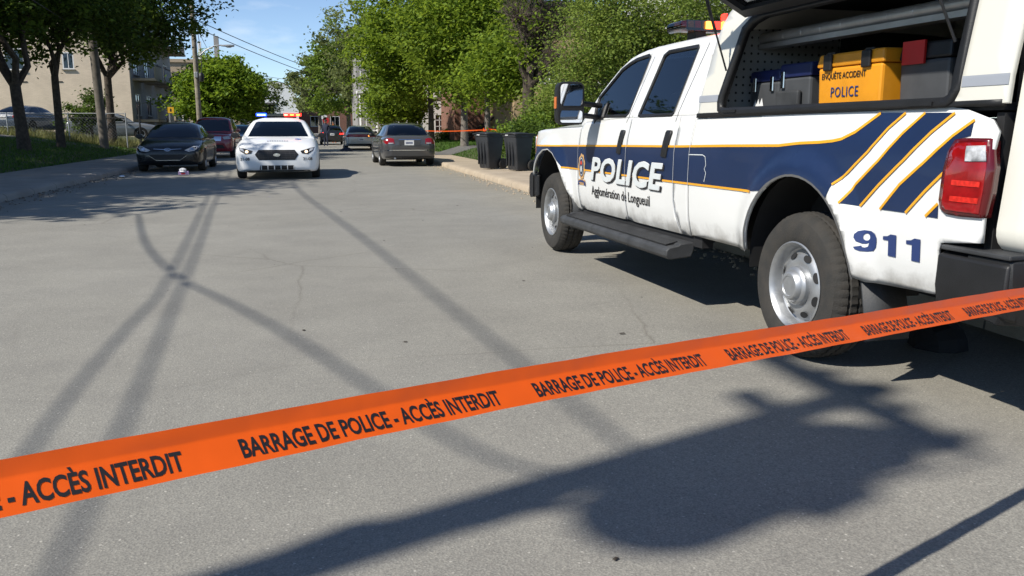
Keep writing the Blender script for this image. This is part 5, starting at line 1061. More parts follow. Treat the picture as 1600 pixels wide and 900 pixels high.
# right: tan brick block behind the shrubs and the white block higher up behind the truck cab
tb_ = thing('tan_brick_building', 'tan brick building half hidden by the light green trees behind the truck', 'building', (14.4, 47, .45))
th = [(-2.2, 3.2, -1.0, 4.8), (1.2, 3.2, 2.4, 4.8), (4.6, 3.2, 5.8, 4.8), (-2.2, .7, -1.0, 2.2)]
wall_with_openings('front_wall', 'y', 0, -3.6, 9, -.5, 6.6, th, M['tanbrick'], tb_); MB().box((2.7, 5, 3), (12.5, 9.4, 7)).obj('house_block', M['tanbrick'], tb_); MB().box((2.7, 4.8, 6.7), (13, 10.4, .3)).obj('roof_edge', M['roof'], tb_)
for h in th: window(tb_, 'y', 0, h)
wb_ = thing('white_apartment_block', 'tall white apartment block with balconies behind the light green trees', 'building', (20.5, 38, .5))
wk = [(-1.0, 2.6, .3, 4.2), (2.6, 2.6, 3.9, 4.2), (-1.0, 5.6, .3, 7.2), (2.6, 5.6, 3.9, 7.2), (6, 5.6, 7.3, 7.2)]
wall_with_openings('front_wall', 'y', 0, -3.2, 10, -.5, 10.5, wk, M['siding'], wb_); MB().box((3.4, 5, 5), (13.1, 9.4, 10.9)).obj('house_block', M['siding'], wb_)
for h in wk: window(wb_, 'y', 0, h, -1, 1, 2)
for zz in (2.3, 5.3):
    s_ = MB().box((1.5, -.7, zz), (5.6, 1.4, .15)).obj('balcony_slab', M['concrete'], wb_); r_ = MB()
    for xx in np.linspace(-1.2, 4.2, 24): r_.tube([(xx, -1.35, zz), (xx, -1.35, zz + 1)], .012, 4)
    r_.tube([(-1.25, -1.35, zz + 1), (4.25, -1.35, zz + 1)], .02, 4); r_.obj('railing', M['iron'], s_)
# ================================================================== POLES, CABLES, SIGNS, FENCE
def on_shadow(sx, sy, z): return Vector((sx - SHX * SHS * z, sy - SHY * SHS * z, z))
PB = Vector((-5.93, -.10, 0))      # the utility pole beside the camera, out of frame: its shadow lies across the foreground
up_ = thing('utility_pole', 'wooden utility pole with a grey transformer at the left kerb, throwing the foreground shadow', 'utility pole', tuple(PB))
MB().tube([(0, 0, -.2), (.0, 0, 5), (.02, 0, 8.62)], [.145, .125, .105], 14).obj('pole', M['wood'], up_, 60)
tx = MB(); tx.lathe([(0, -.62), (.24, -.60), (.27, -.55), (.27, .42), (.29, .45), (.25, .52), (.08, .58), (0, .58)], 20, 'z', (.32, -.28, 7.25)); tx.obj('transformer', M['transformer'], up_, 40)
for zz in (7.5,): MB().box((.17, -.16, zz), (.34, .18, .06)).obj('bracket', M['galv'], up_)
for s in (-.12, .12): MB().lathe([(.02, 0), (.05, .03), (.03, .06), (.05, .09), (.03, .12), (.045, .15), (0, .2)], 10, 'z', (.32 + s, -.28, 7.82)).obj('bushing', M['greyplastic'], up_, 50)
MB().box((0, .02, 8.42), (.11, 1.5, .12)).obj('cross_arm', M['wood'], up_); MB().box((0, .02, 7.95), (.10, .7, .10)).obj('cross_arm', M['wood'], up_)
for yy in (-1.05, -.45, .5, 1.1): MB().lathe([(.02, 0), (.06, .04), (.035, .08), (.05, .12), (0, .16)], 10, 'z', (0, yy * .62, 8.48)).obj('insulator', M['greyplastic'], up_, 50)
for k, (a_, c_) in enumerate((((.20, -.28, 7.95), (.0, -.6, 8.5)), ((.44, -.28, 7.95), (.02, .45, 8.5)), ((.55, -.34, 7.05), (.12, .1, 6.6)), ((.40, -.55, 7.5), (.05, -.65, 8.4)))): MB().tube([a_, (a_[0] * .6 + c_[0] * .4 + .12, a_[1] * .6 + c_[1] * .4 - .10, (a_[2] + c_[2]) / 2 - .12 + .1 * k), c_], .016, 5).obj('jumper_wire', M['cable'], up_, 60)
for k in range(5): MB().box((.32 + .30 * math.cos(k * 1.3), -.28 + .30 * math.sin(k * 1.3), 7.1 + .12 * (k % 3)), (.09, .09, .30)).obj('cooling_fin', M['transformer'], up_)
MB().box((.17, .06, 6.4), (.10, .24, .34)).obj('junction_box', M['black'], up_, bevel=.02)
MB().tube([(.26, -.1, 6.6), (.42, .1, 6.1), (.36, .3, 5.7), (.16, .1, 5.35)], .03, 6).obj('drop_loop', M['cable'], up_, 50)
# second pole among the left trees
LP2 = Vector((-9.4, 43.2, .33))
p2_ = thing('utility_pole', 'grey brown utility pole rising between the left trees', 'utility pole', tuple(LP2))
MB().tube([(0, 0, -.3), (-.12, 0, 4), (-.28, .05, 11)], [.20, .185, .15], 14).obj('pole', M['concretepole'], p2_, 60); MB().box((-.26, .05, 10.2), (.12, 2.2, .13)).obj('cross_arm', M['wood'], p2_); MB().box((-.14, .1, 7.0), (.34, .12, .10)).obj('cable_bracket', M['galv'], p2_)
# street lamp pole
SL = atY(312, 190, 55.5); SL.z = .35
sl_ = thing('street_lamp', 'wooden pole carrying a street lamp on a curved metal arm, beside the round tree', 'street lamp', tuple(SL))
MB().tube([(0, 0, -.3), (-.02, 0, 6), (-.05, 0, 11.5)], [.155, .14, .12], 14).obj('pole', M['wood'], sl_, 60)
MB().tube([(.10, 0, 5.0), (.6, -.05, 5.45), (1.15, -.1, 5.7), (1.55, -.1, 5.75)], .04, 8).obj('arm', M['galv'], sl_, 60)
hd = MB().lathe([(0, -.42), (.07, -.40), (.10, -.2), (.13, .1), (.10, .32), (0, .38)], 16, 'x', (1.9, -.1, 5.72)); hd.v = [(x, y, 5.72 + (z - 5.72) * .62) for x, y, z in hd.v]; hd.obj('lamp_head', M['galv'], sl_, 50)
ln_ = MB().lathe([(0, -.16), (.08, -.1), (.09, .1), (0, .22)], 14, 'x', (1.92, -.1, 5.65)); ln_.v = [(x, y, 5.65 + (z - 5.65) * .55) for x, y, z in ln_.v]; ln_.obj('lamp_glass', M['clear'], sl_, 50)
MB().box((.0, -.2, 4.0), (.2, .16, .34)).obj('meter_box', M['galv'], sl_, bevel=.03); MB().lathe([(0, -.3), (.14, -.26), (.17, 0), (.12, .2), (0, .26)], 12, 'z', (.28, -.2, 3.9)).obj('cable_drum', M['black'], sl_, 50)
MB().tube([(.16, 0, 7.2), (.35, -.05, 5.0), (.28, -.1, 4.1)], .02, 5).obj('service_loop', M['cable'], sl_, 50)
P3 = Vector((-6.9, 92, .2))
def cable(label, pts, r=.02, sag=0, n=26, group='overhead cables'):
    b = MB(); ps = []
    if len(pts) == 2:
        a, c = Vector(pts[0]), Vector(pts[1]); ps = [a.lerp(c, i / n) - Vector((0, 0, sag * 4 * (i / n) * (1 - i / n))) for i in range(n + 1)]
    else:
        ps = [Vector(p) for p in pts]
        for _ in range(3): ps = [ps[0]] + [q for a, c in zip(ps, ps[1:]) for q in (a.lerp(c, .25), a.lerp(c, .75))] + [ps[-1]]
    o = b.tube(ps, r, 6).obj('overhead_cable', M['cable'], None, 60); tag(o, label, 'cable', group); return o
def wire_over(label, pix, r):
    """cable between the two left poles: where its shadow lies on the road gives its height above the pole line"""
    pts = []
    for u, v in pix:
        g0 = gp(u, v); z = (g0.x + 5.93 + .0818 * g0.y) / (SHX * SHS + .0818 * SHY * SHS); pts.append(on_shadow(g0.x, g0.y, z))
    return pts
top = PB + Vector((.02, 0, 0))
w1 = wire_over('', [(100, 890), (180, 680), (240, 545), (285, 445), (318, 365), (332, 320)], .03)
cable('thick telephone cable running from the near utility pole to the next pole', [top + Vector((.14, .1, 5.0))] + w1[:1] + w1[3:] + [LP2 + Vector((-.1, -.1, 5.6))], .017, n=40)
w4 = wire_over('', [(905, 640), (690, 470), (560, 365), (450, 288)], .03)
cable('power cable running from the transformer pole to the next pole', [top + Vector((.14, .1, 7.0))] + w4 + [LP2 + Vector((-.15, -.1, 7.6))], .019, n=40)
w2 = wire_over('', [(760, 720), (600, 618), (440, 515), (340, 463), (285, 440), (240, 400), (222, 370), (216, 335)], .03)
cable('slack drop cable curving down from the near utility pole to the telephone line', [top + Vector((.14, .1, 6.68))] + w2, .018, n=44)
w3 = wire_over('', [(55, 690), (130, 590), (205, 505), (270, 440)], .03)
cable('second telephone cable running just under the thick one', [top + Vector((.14, .1, 4.75))] + w3 + [LP2 + Vector((-.1, -.1, 4.9))], .015, n=36)
for dz, dx, wd_ in ((6.85, .1, 'lower'), (7.15, .3, 'upper')): cable(wd_ + ' thin power line from the left tree pole to the street lamp pole', [LP2 + Vector((-.2, .1, dz)), SL + Vector((0, 0, dz - .2))], .018, .35)
for z_, dx, wd_ in ((7.2, .1, 'upper'), (6.75, -.1, 'lower')): cable(wd_ + ' power line dipping away from the street lamp pole down the street', [SL + Vector((.1, 0, z_)), Vector((7.5 + dx, 112, 6.2 + (z_ - 7) * 1.2))], .024, .5)
for z_, wd_ in ((5.5, 'top'), (5.0, 'middle'), (4.7, 'bottom')): cable(wd_ + ' far telephone line crossing the street beyond the arched gable', [Vector((-12, 118, z_ + 3.2)), Vector((12, 132, z_ + 1.2))], .03, .3)
cable('service line dropping steeply from the street lamp pole to the flat roofed building', [SL + Vector((.1, 0, 7.0)), Vector((-10.6, 102, 9.2))], .02, .2)
# yellow pedestrian sign
ys_ = atY(267, 172, 57); sg_ = thing('warning_sign', 'small yellow pedestrian warning sign on a thin post beside the balconies', 'sign', (ys_.x, ys_.y, ground_z(ys_.x)))
MB().tube([(-.09, 0, -.2), (-.09, 0, ys_.z + .2 - ground_z(ys_.x))], .03, 6).obj('post', M['galv'], sg_); MB().box((0, -.05, ys_.z - ground_z(ys_.x)), (.36, .02, .36)).obj('plate', M['signyellow'], sg_)
pz = ys_.z - ground_z(ys_.x); MB().add([(x, -.063, pz + z) for x, z in ((-.06, -.02), (-.04, .06), (0, .11), (.04, .06), (.06, -.02), (.03, -.10), (-.03, -.10))], [tuple(range(7))]).obj('symbol', M['ink'], sg_)
# far street signs beyond the police car
for u, v, lab, shape in ((503, 172, 'white arrow sign on a post far down the street', 'a'), (506, 182, 'white round sign on a post far down the street', 'r'), (509, 188, 'small red sign on a post far down the street', 's')):
    q = atY(u, v, 118); t = thing('street_sign', lab, 'sign', (q.x, 118, 0)); MB().tube([(0, 0, 0), (0, 0, q.z + .3)], .04, 6).obj('post', M['galv'], t)
    if shape == 'a': MB().add([(x, -.06, q.z + z) for x, z in ((-.5, -.35), (.2, .2), (.05, .35), (.55, .4), (.5, -.05), (.36, .06), (-.3, -.5))], [tuple(range(7))]).obj('plate', M['whitetrim'], t)
    else: MB().add([(.42 * math.cos(a), -.06, q.z + .42 * math.sin(a)) for a in np.linspace(0, 6.283, 17)[:-1]], [tuple(range(16))]).obj('plate', M['whitetrim'] if shape == 'r' else M['signred'], t)
# chain link fence along the lot
fe = thing('chain_link_fence', 'galvanised chain link fence with a top rail in front of the beige building', 'fence', (-9.0, 46.2, 0))
xs = [0, -2.6, -5.3, -8.0, -10.8, -13.6]
for x in xs: z0 = ground_z(-9.0 + x); MB().tube([(x, 0, z0 - .2), (x, 0, 1.98)], .03, 8).obj('post', M['galv'], fe)
MB().tube([(0, 0, 1.95), (-14, 0, 1.95)], .022, 6).obj('rail', M['galv'], fe); MB().tube([(0, .03, 1.72), (-14, .03, 1.74)], .03, 6).obj('rail', M['black'], fe)
ml = MB()
for k in range(90):
    x = -k * .155
    for s in (-1, 1): ml.tube([(x, 0, .75), (x + s * 1.17, 0, 1.92)] if -14 < x + s * 1.17 < 0 else [(x, 0, .75), (max(-14, min(0, x + s * .3)), 0, 1.05)], .0035, 3, False)
ml.obj('wire_mesh', M['galv'], fe)
dp = atY(219, 200, 45.2); dpo = MB().tube([(dp.x, 45.2, ground_z(dp.x)), (dp.x, 45.2, 2.3)], .04, 8).obj('steel_post', M['black']); tag(dpo, 'thin dark steel post on the lawn beside the black sedan', 'post')
sp_ = MB().tube([(-5.92, -1.37, 0), (-5.92, -1.37, 2.2)], .035, 8).obj('steel_post', M['galv']); tag(sp_, 'galvanised steel post holding the near end of the orange tape', 'post')
# ================================================================== TREES
def rot_to(n): return n
def crown(name, blobs, n, size, m, seed, parent, clump=.42, droop=.3, density_shell=.6):
    r = np.random.default_rng(seed); vol = np.array([b[3] * b[4] * b[5] for b in blobs]); share = vol / vol.sum(); V = []; T = []; cl = []
    for b, sh in zip(blobs, share):
        nb = int(n * sh); nc = max(6, int(nb / 85)); d = r.normal(size=(nc, 3)); d /= np.linalg.norm(d, axis=1)[:, None]
        rad = (density_shell + (1 - density_shell) * r.random(nc)) ** .8 * (1 + .16 * r.normal(size=nc)); cc = d * rad[:, None] * np.array(b[3:6]) + np.array(b[:3]); cl.append(cc)
        idx = r.integers(0, nc, nb); sc = clump * (0.7 + .6 * r.random(nc))[idx]; p = cc[idx] + r.normal(size=(nb, 3)) * sc[:, None] * np.array([1, 1, .55]); p[:, 2] -= droop * np.abs(r.normal(size=nb)) * .3
        nrm = r.normal(size=(nb, 3)); nrm[:, 2] = np.abs(nrm[:, 2]) + .55; nrm /= np.linalg.norm(nrm, axis=1)[:, None]
        t1 = np.cross(nrm, r.normal(size=(nb, 3))); t1 /= np.linalg.norm(t1, axis=1)[:, None]; t2 = np.cross(nrm, t1); s = size * (.65 + .7 * r.random(nb))[:, None]
        q = np.stack([p - t1 * s * .55, p + t2 * s * .36 + nrm * s * .10, p + t1 * s * .6, p - t2 * s * .36 + nrm * s * .10], 1); V.append(q.reshape(-1, 3))
        T.append(np.clip((.25 + .5 * r.random(nc))[idx] + .22 * r.normal(size=nb), 0, 1))
    leafmesh(name, np.concatenate(V), 4, np.concatenate(T), m, parent); return np.concatenate(cl)
def limbs(b, a, c, r0, r1, rnd, n=5, wob=.08, sides=6):
    a, c = Vector(a), Vector(c); L = (c - a).length; ps = []; up = Vector((0, 0, L * .10))
    for i in range(n + 1):
        t = i / n; p = a.lerp(c, t) + up * math.sin(math.pi * t) * .6
        if 0 < i < n: p += Vector((rnd.uniform(-1, 1), rnd.uniform(-1, 1), rnd.uniform(-.5, .5))) * L * wob
        ps.append(p)
    b.tube(ps, [r0 + (r1 - r0) * i / n for i in range(n + 1)], sides); return ps
def twigs(b, p, d, L, r, depth, rnd, spread=.7):
    q = p + d * L; b.tube([p, p.lerp(q, .5) + Vector((rnd.uniform(-1, 1), rnd.uniform(-1, 1), rnd.uniform(-1, 1))) * L * .06, q], [r, r * .8, r * .6], 4 if depth > 1 else 3, False)
    if depth:
        for _ in range(rnd.choice((2, 3, 3))): nd = (d + Vector((rnd.uniform(-1, 1), rnd.uniform(-1, 1), rnd.uniform(-.5, .8))) * spread).normalized(); twigs(b, p.lerp(q, rnd.uniform(.5, 1)), nd, L * rnd.uniform(.55, .8), r * .58, depth - 1, rnd, spread)
def tree(name, label, base, r0, fork, blobs, n, size, leaf, seed, bark='bark', group=None, lean=(0, 0), clump=.42, twig=0, cat='tree', shell=.6):
    base = Vector(base); t = thing(name, label, cat, tuple(base), 0, group); rnd = random.Random(seed); b = MB()
    fk = Vector((lean[0], lean[1], fork)); b.tube([(0, 0, -.25), (0, 0, .05), (fk.x * .3, fk.y * .3, fork * .35), (fk.x * .7, fk.y * .7, fork * .7), tuple(fk)], [r0 * 1.45, r0 * 1.15, r0 * .95, r0 * .88, r0 * .85], 12)
    rel = [(q[0] - base.x, q[1] - base.y, q[2] - base.z, *q[3:]) for q in blobs]; cl = crown('crown', rel, n, size, leaf, seed, t, clump, .3, shell) if n else np.array([q[:3] for q in rel])
    for q in rel:
        ps = limbs(b, fk - Vector((0, 0, .15)), q[:3], r0 * .62, r0 * .16, rnd, 6)
        mine = [c for c in cl if ((c[0] - q[0]) / q[3]) ** 2 + ((c[1] - q[1]) / q[4]) ** 2 + ((c[2] - q[2]) / q[5]) ** 2 < 1.6]; rnd.shuffle(mine)
        for c in mine[:12 if n else 0]: limbs(b, ps[rnd.randint(2, 6)], c, r0 * .17, .008, rnd, 4, .07, 4)
    b.obj('trunk', M[bark], t, 60)
    if twig:
        tw = MB()
        for q in rel:
            for _ in range(twig): d = Vector((rnd.uniform(-1, 1), rnd.uniform(-1, 1), rnd.uniform(-.3, 1))).normalized(); twigs(tw, Vector(q[:3]) - d * .3, d, max(q[3:6]) * .42, .022, 4, rnd)
        tw.obj('twigs', M['twig'], t)
    return t
LF = dict(maple=leafmat('maple_leaves', (.06, .11, .012), (.25, .355, .035), .5), dark=leafmat('dark_leaves', (.024, .052, .010), (.115, .18, .024), .38), light=leafmat('willow_leaves', (.10, .155, .03), (.27, .35, .07), .45),
          round=leafmat('round_tree_leaves', (.065, .12, .012), (.21, .32, .026), .45), pale=leafmat('budding_leaves', (.09, .12, .045), (.21, .25, .085), .4), conifer=leafmat('needles', (.015, .03, .014), (.04, .065, .025), .15), shrub=leafmat('shrub_leaves', (.06, .11, .015), (.19, .28, .035), .4))
def at(u, v, Y, *r): p = atY(u, v, Y); return (p.x, p.y, p.z, *r)
zz = lambda x: ground_z(x)
# left row
tree('street_tree', 'forked dark trunked tree on the left lawn in front of the slate blue car', (-10.35, 35, .42), .22, 2.4, [(-11.6, 34.5, 6.0, 2.5, 2.6, 2.2), (-9.6, 36, 6.8, 2.3, 2.6, 2.4), (-10.6, 33.8, 8.6, 2.6, 2.6, 2.0), (-12.6, 36, 7.4, 2.2, 2.3, 2.0)], 26000, .17, LF['dark'], 21, group='left street trees', lean=(-.1, 0))
tree('street_tree', 'slimmer forked tree on the left lawn beside the white framed door', (-10.25, 39.4, .43), .17, 2.9, [(-11.0, 39, 6.6, 2.2, 2.4, 2.1), (-9.0, 40, 7.0, 2.3, 2.4, 2.3), (-10, 38.8, 9.0, 2.4, 2.4, 1.8)], 20000, .18, LF['dark'], 22, group='left street trees')
tree('street_tree', 'broad leafy tree right behind the grey brown pole, reaching over the balconies', (-9.75, 46.6, .37), .20, 3.4, [(-9.2, 46.6, 6.8, 2.6, 2.8, 2.0), (-7.6, 47.4, 7.6, 2.5, 2.6, 2.5), (-10.6, 46, 8.6, 2.6, 2.6, 2.4), (-7.4, 46.4, 9.9, 2.5, 2.6, 1.9), (-8.7, 45.8, 5.0, 1.3, 1.3, .9)], 30000, .19, LF['dark'], 23, group='left street trees')
tree('street_tree', 'shade tree on the left lawn beside the slate blue car, nearer the road', (-11.0, 25, .52), .24, 2.6, [(-11.2, 25, 5.6, 2.6, 3.0, 1.7), (-11.2, 27.6, 6.0, 2.2, 2.6, 1.6), (-12.4, 24, 6.4, 2.6, 2.8, 1.9), (-12.2, 29, 6.2, 2.4, 2.6, 1.8)], 22000, .18, LF['dark'], 24, group='left street trees')
tree('street_tree', 'shade tree on the left lawn whose shadow lies over the near pavement', (-11.2, 15.0, .55), .24, 2.6, [(-11.0, 15.6, 6.2, 2.6, 2.6, 1.8), (-10.5, 12.3, 6.1, 1.9, 1.5, 1.2), (-12.6, 13.4, 6.4, 2.2, 2.4, 1.7), (-11.6, 17.5, 7.4, 2.6, 2.8, 2.0), (-11.2, 19.2, 6.0, 2.0, 2.4, 1.6)], 26000, .19, LF['dark'], 25, group='left street trees')
for k, (x, y, lb_) in enumerate(((-16.5, 13, 'unseen shade tree added on the left lawn opposite the near pavement shade tree'), (-16.2, 21.5, 'unseen shade tree added on the left lawn behind the shade tree beside the road'), (-17.0, 30, 'unseen shade tree added on the left lawn short of the lot fence'), (-17.8, 38.5, 'unseen shade tree added on the left lawn against the lot fence'))):  # unseen trees added out of frame to shade the left lawn and pavement
    tree('added_shade_tree', lb_, (x, y, .97), .24, 2.5, [(x + .6, y, 6.0, 2.8, 3.2, 2.0), (x - .8, y + 2, 6.8, 2.6, 2.8, 1.8), (x + 1.6, y - 2, 6.4, 2.3, 2.4, 1.6)], 11000, .26, LF['dark'], 70 + k, group='added shade trees out of frame')
tree('sapling', 'thin leafy sapling growing in the weeds by the pale silver car', (-10.9, 47.6, .5), .05, .9, [(-11.1, 47.5, 2.2, .9, .6, .75), (-10.4, 47.6, 2.9, .7, .5, .6), (-11.6, 47.5, 1.6, .6, .5, .4)], 2600, .13, LF['dark'], 27, clump=.22)
# round tree behind the lamp
tree('round_tree', 'compact round bright green tree behind the street lamp pole', at(345, 192, 66)[:2] + (.35,), .2, 1.6, [at(340, 145, 66, 2.7, 2.5, 2.2), at(312, 158, 65, 1.5, 1.5, 1.6), at(372, 152, 66, 1.7, 1.6, 1.8), at(345, 120, 67, 1.8, 1.8, 1.3)], 24000, .23, LF['round'], 31, clump=.38, shell=.7)
# far middle
tree('budding_tree', 'grey budding tree beyond the round tree', at(412, 195, 118)[:2] + (.3,), .22, 3, [at(412, 145, 118, 2.4, 2.4, 2.8), at(398, 150, 118, 1.8, 1.8, 1.8)], 3200, .3, LF['pale'], 32, 'barkgrey', twig=8)
for k, (u, h, Y) in enumerate(((434, 5.5, 170), (441, 6.4, 172), (448, 5.8, 174))):
    p = at(u, 195, Y); t = thing('spruce_tree', ('slim', 'tallest', 'bushy')[k] + ' dark spruce at the end of the street behind the arched gable', 'tree', (p[0], p[1], .2), 0, 'far spruces'); MB().tube([(0, 0, 0), (0, 0, h * 1.1)], [.16, .03], 6).obj('trunk', M['bark'], t); crown('crown', [(0, 0, h * (.25 + .18 * j), 1.9 * (1 - j * .2), 1.9 * (1 - j * .2), .55) for j in range(5)], 2600, .4, LF['conifer'], 40 + k, t, .3)
# right row, far to near
G = 'trees along the right pavement'
tree('street_tree', 'half leafed pale tree at the far right of the street', at(500, 192, 98)[:2] + (.3,), .2, 3, [at(492, 135, 98, 2.8, 2.8, 2.8), at(512, 110, 98, 2.6, 2.6, 3.0), at(476, 150, 96, 1.8, 2, 1.6)], 9000, .30, LF['pale'], 51, 'barkgrey', G, twig=7)
tree('street_tree', 'green leafed tree with brownish top beyond the silver sedan', at(545, 195, 84)[:2] + (.3,), .22, 3, [at(535, 90, 84, 3.2, 3, 3.0), at(520, 140, 82, 2.6, 2.6, 2.4), at(560, 120, 84, 3, 3, 3)], 15000, .27, LF['shrub'], 52, 'barkgrey', G, twig=6)
tree('street_tree', 'grey trunked brownish budding tree behind the silver sedan', at(586, 205, 68)[:2] + (.3,), .17, 2.8, [at(575, 120, 68, 2.8, 2.8, 2.6), at(556, 70, 68, 2.6, 2.6, 2.6), at(590, 70, 68, 2.4, 2.4, 2.6)], 9500, .23, LF['pale'], 53, 'barkgrey', G, twig=12)
tree('street_tree', 'young low crowned leafy tree before the porch of the white house', at(628, 212, 55)[:2] + (.4,), .13, 1.9, [at(622, 150, 55, 1.7, 1.7, 1.4), at(600, 165, 56, 1.3, 1.4, 1.1), at(640, 165, 54.5, 1.1, 1.2, .9)], 10000, .2, LF['maple'], 60, 'bark', G)
tree('street_tree', 'dense maple whose trunk stands in front of the white house', (6.45, 48.9, .35), .165, 3.6, [at(640, 115, 49, 2.6, 2.6, 1.7), at(612, 75, 49, 2.4, 2.6, 2.3), at(668, 60, 49, 2.4, 2.6, 2.2), at(632, 25, 49, 2.6, 2.6, 2.0), at(690, 105, 48, 1.6, 1.8, 1.3)], 27000, .19, LF['maple'], 54, 'bark', G)
tree('street_tree', 'dense maple whose trunk stands before the iron staircase', (6.75, 39.6, .41), .17, 2.9, [at(715, 95, 39.6, 1.9, 2.0, 1.4), at(700, 40, 39.6, 2.2, 2.2, 1.7), at(752, 70, 39.6, 1.9, 2, 1.6), at(770, 20, 39.6, 2.0, 2.0, 1.6), at(735, 135, 39, 1.3, 1.3, .8), at(790, 110, 39, 1.2, 1.4, 1.0)], 30000, .165, LF['maple'], 55, 'barkgrey', G)
tree('street_tree', 'small leaning trunked maple with orange tape wrapped round it', (6.55, 33.1, .39), .12, 2.2, [at(765, 125, 33, 1.2, 1.2, .8), at(790, 90, 33.5, 1.3, 1.4, .9)], 9000, .14, LF['maple'], 56, 'barkgrey', G)
tree('bare_tree', 'dark trunked mostly bare tree with a heavy side limb beside the shrub', (7.7, 31.2, .43), .26, 2.2, [at(840, 60, 31, 1.4, 1.6, 1.6), at(870, 30, 31, 1.4, 1.4, 1.5), at(810, 30, 31, 1.2, 1.4, 1.4), at(865, 95, 30, 1.0, .8, .7), at(850, -30, 31, 1.6, 1.6, 1.4)], 2200, .12, LF['maple'], 57, 'bark', None, twig=26)
tree('willow_tree', 'feathery light green tree behind the cab of the pickup truck', (10.2, 27.5, .45), .16, 1.6, [at(905, 130, 27.5, 1.2, 1.3, 1.0), at(930, 80, 27.5, 1.5, 1.5, 1.1), at(985, 40, 28, 1.7, 1.6, 1.1), at(945, 20, 28, 1.5, 1.5, 1.1), at(1010, 85, 29, 1.4, 1.5, .9)], 34000, .085, LF['light'], 58, 'barkgrey', None, clump=.30, twig=6, shell=.4)
tree('willow_tree', 'feathery light green tree behind the cap of the pickup truck', (14.4, 27.5, .46), .16, 1.8, [at(1060, 30, 27.5, 1.3, 1.5, 1.2), at(1110, 10, 27.5, 1.2, 1.4, 1.1), at(1040, 75, 28, 1.0, 1.2, .8), at(1150, 20, 28, .8, 1, .8)], 16000, .085, LF['light'], 59, 'barkgrey', None, clump=.30, twig=5, shell=.4)
# shrubs behind the bins
def shrub(label, blobs, n, size, leaf, seed):
    c = blobs[0]; t = thing('shrub', label, 'shrub', (c[0], c[1], ground_z(c[0]))); rel = [(q[0] - c[0], q[1] - c[1], q[2] - ground_z(c[0]), *q[3:]) for q in blobs]; cl = crown('foliage', rel, n, size, leaf, seed, t, .2); b = MB(); rnd = random.Random(seed)
    for q in cl[::3]: limbs(b, (rnd.uniform(-.2, .2), rnd.uniform(-.2, .2), -.05), q, .022, .005, rnd, 4, .08, 4)
    b.obj('stems', M['bark'], t)
shrub('bright leafed shrub right behind the wheelie bins', [at(815, 212, 28.6, .6, .7, .5), at(795, 207, 29, .4, .5, .35), at(838, 212, 27.5, .7, .8, .7)], 9000, .10, LF['shrub'], 61)
shrub('dark shrub between the wheelie bins and the front of the pickup truck', [at(838, 235, 25.0, .55, .7, .65), at(826, 222, 25.6, .5, .6, .6)], 8000, .085, LF['dark'], 62)
shrub('low shrub at the foot of the white house', [at(694, 217, 57, .6, .5, .45)], 1800, .12, LF['shrub'], 63)
shrub('tangled hedge under the light green trees', [at(880, 165, 29.5, 1.1, .8, .9), at(915, 165, 30, 1.2, .9, 1.0), at(860, 190, 29, 1.0, .7, .7)], 14000, .10, LF['light'], 64)
# ================================================================== SECOND TAPE, LITTER, A PERSON
tz = atY(763, 203, 33.0).z
kn = MB(); kn.tube([(6.55 + .16 * math.cos(a), 33.1 + .16 * math.sin(a), tz + .05 * math.sin(3 * a)) for a in np.linspace(0, 6.5, 18)], .022, 5)
pts = [Vector((6.4, 33.0, tz)), atY(700, 205, 34), atY(560, 200, 36.5)]
t2 = thing('police_tape', 'orange barrier tape stretched across the lawn from the taped tree', 'barrier tape', (6.55, 33.0, .4)); off = t2.location
def ribbon(ps, name, wd=.075):
    b = MB(); n = 40; P_ = [tuple(p) for p in ps]; b.loft([[Vector(crom(P_, (len(P_) - 1) * i / n)) + Vector((0, .004 * math.sin(i), s * wd / 2)) - off for s in (-1, 1)] for i in range(n + 1)], False, False); return b.obj(name, M['tape'], t2, 60)
TE = at(586, 199, 68); ribbon([(6.4, 33.0, tz), (6.2, 42, tz - .08), (5.6, 54, tz - .06), (TE[0] + .1, TE[1], tz)], 'tape_strip', .045); ribbon([(6.62, 33.0, tz), (7.3, 31.6, tz - .03), (8.6, 27.6, tz + .02), (10.2, 27.4, tz + .05)], 'tape_strip')
kn.v = [(v[0] - off.x, v[1] - off.y, v[2] - off.z) for v in kn.v]; kn.obj('tape_knot', M['tape'], t2, 60)
lx = gp(287, 274); tb0 = thing('tissue_box', 'lilac tissue box lying on the road in front of the black sedan', 'box', tuple(lx), R(8)); MB().box((0, 0, .065), (.26, .13, .10)).obj('carton', M['lilac'], tb0, bevel=.006)
tt = MB(); tt.lathe([(.11, 0), (.09, .03), (.10, .06), (.05, .09), (0, .10)], 9, 'z', (-.02, 0, .10)); tt.obj('tissue', M['tissue'], tb0); MB().add([(-.06, -.067, .03), (.04, -.067, .03), (.04, -.067, .07), (-.06, -.067, .07)], [(0, 1, 2, 3)]).obj('print', M['redcloth'], tb0)
cx = gp(191, 278); cn = MB().lathe([(0, -.06), (.03, -.06), (.033, -.05), (.033, .05), (.03, .06), (0, .06)], 14, 'x', (cx.x, cx.y, .036)).obj('drink_can', M['chrome'], None, 40); tag(cn, 'crushed silver drink can lying by the left kerb', 'can')
dx_ = gp(541, 236); r_ = np.random.default_rng(9); b = MB(); b.loft([[(dx_.x + x * .95, dx_.y + y * .5, max(.01, z)) for x, y, z in [(math.cos(a) * w_, math.sin(a) * w_, h * (1 + .5 * r_.random())) for a in np.linspace(0, 6.283, 13)[:-1]]] for w_, h in ((.38, .005), (.34, .06), (.22, .12), (.06, .15))]); cl_ = b.obj('dark_cloth', M['cloth'], None, 40); tag(cl_, 'dark crumpled cloth lying on the road beyond the police sedan', 'cloth')
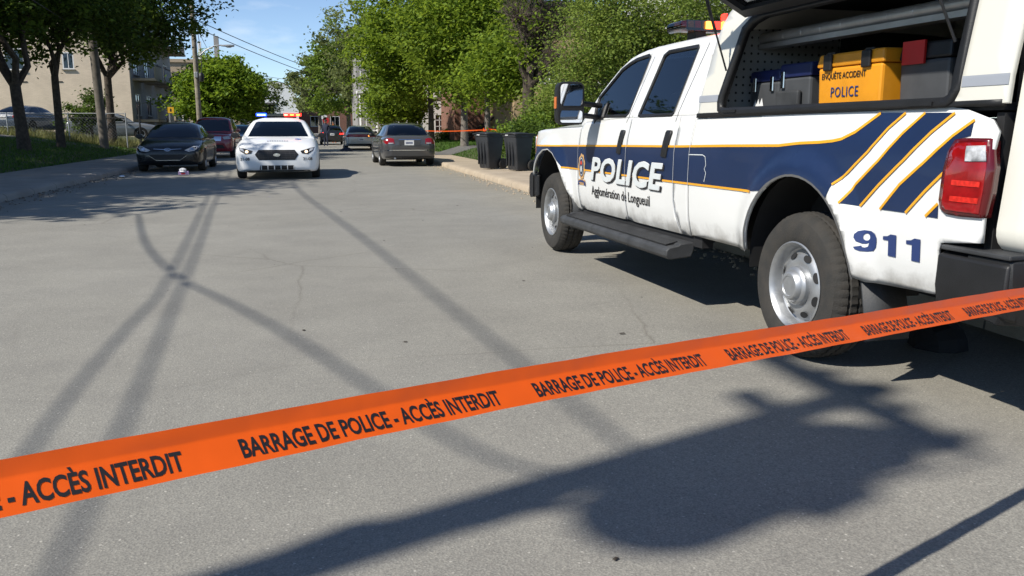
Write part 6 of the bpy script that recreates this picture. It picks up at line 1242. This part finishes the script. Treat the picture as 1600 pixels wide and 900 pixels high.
def person(label, loc, rz, top_m):
    t = thing('person', label, 'person', loc, rz); J = [((0, 0, .98), .15), ((0, 0, 1.22), .155), ((0, 0, 1.42), .16), ((0, 0, 1.52), .065), ((0, 0, 1.60), .075), ((0, .01, 1.70), .10), ((0, 0, 1.78), .07), ((.10, 0, .92), .095), ((.11, .02, .50), .068), ((.11, 0, .10), .05), ((.11, .14, .04), .045), ((-.10, 0, .92), .095), ((-.12, .05, .50), .068), ((-.12, .02, .10), .05), ((-.12, .16, .04), .045), ((.21, 0, 1.42), .065), ((.26, -.02, 1.15), .048), ((.24, .12, .95), .038), ((.24, .18, .88), .04), ((-.21, 0, 1.42), .065), ((-.27, -.02, 1.15), .048), ((-.22, .12, .98), .038), ((-.21, .18, .92), .04)]
    E_ = [(0, 1), (1, 2), (2, 3), (3, 4), (4, 5), (5, 6), (0, 7), (7, 8), (8, 9), (9, 10), (0, 11), (11, 12), (12, 13), (13, 14), (2, 15), (15, 16), (16, 17), (17, 18), (2, 19), (19, 20), (20, 21), (21, 22)]
    me = bpy.data.meshes.new('body'); me.from_pydata([j[0] for j in J], E_, []); o = link('body', me, top_m, t); sk = o.modifiers.new('skin', 'SKIN')
    for v, j in zip(me.skin_vertices[0].data, J): v.radius = (j[1], j[1])
    me.skin_vertices[0].data[0].use_root = True; o.modifiers.new('sub', 'SUBSURF').levels = 2; o.modifiers['sub'].render_levels = 2
    MB().lathe([(0, -.13), (.075, -.10), (.098, -.02), (.10, .05), (.07, .11), (0, .12)], 16, 'z', (0, .012, 1.69)).obj('head_skin', M['skin'], t, 60); MB().lathe([(.112, 0), (.116, .05), (.09, .10), (0, .125)], 16, 'z', (0, .0, 1.715)).obj('cap', M['ink'], t, 60); MB().box((0, .12, 1.735), (.16, .12, .012)).obj('cap_visor', M['ink'], t)
pp = atY(509, 200, 62); person('person in a dark uniform and cap standing beside the black car', (pp.x, 62, 0), R(150), M['cloth'])
pq = atY(521, 200, 75); person('person in an orange top standing beyond the black car', (pq.x, 75, 0), R(200), mat('orange_top', (.5, .14, .04), .8))
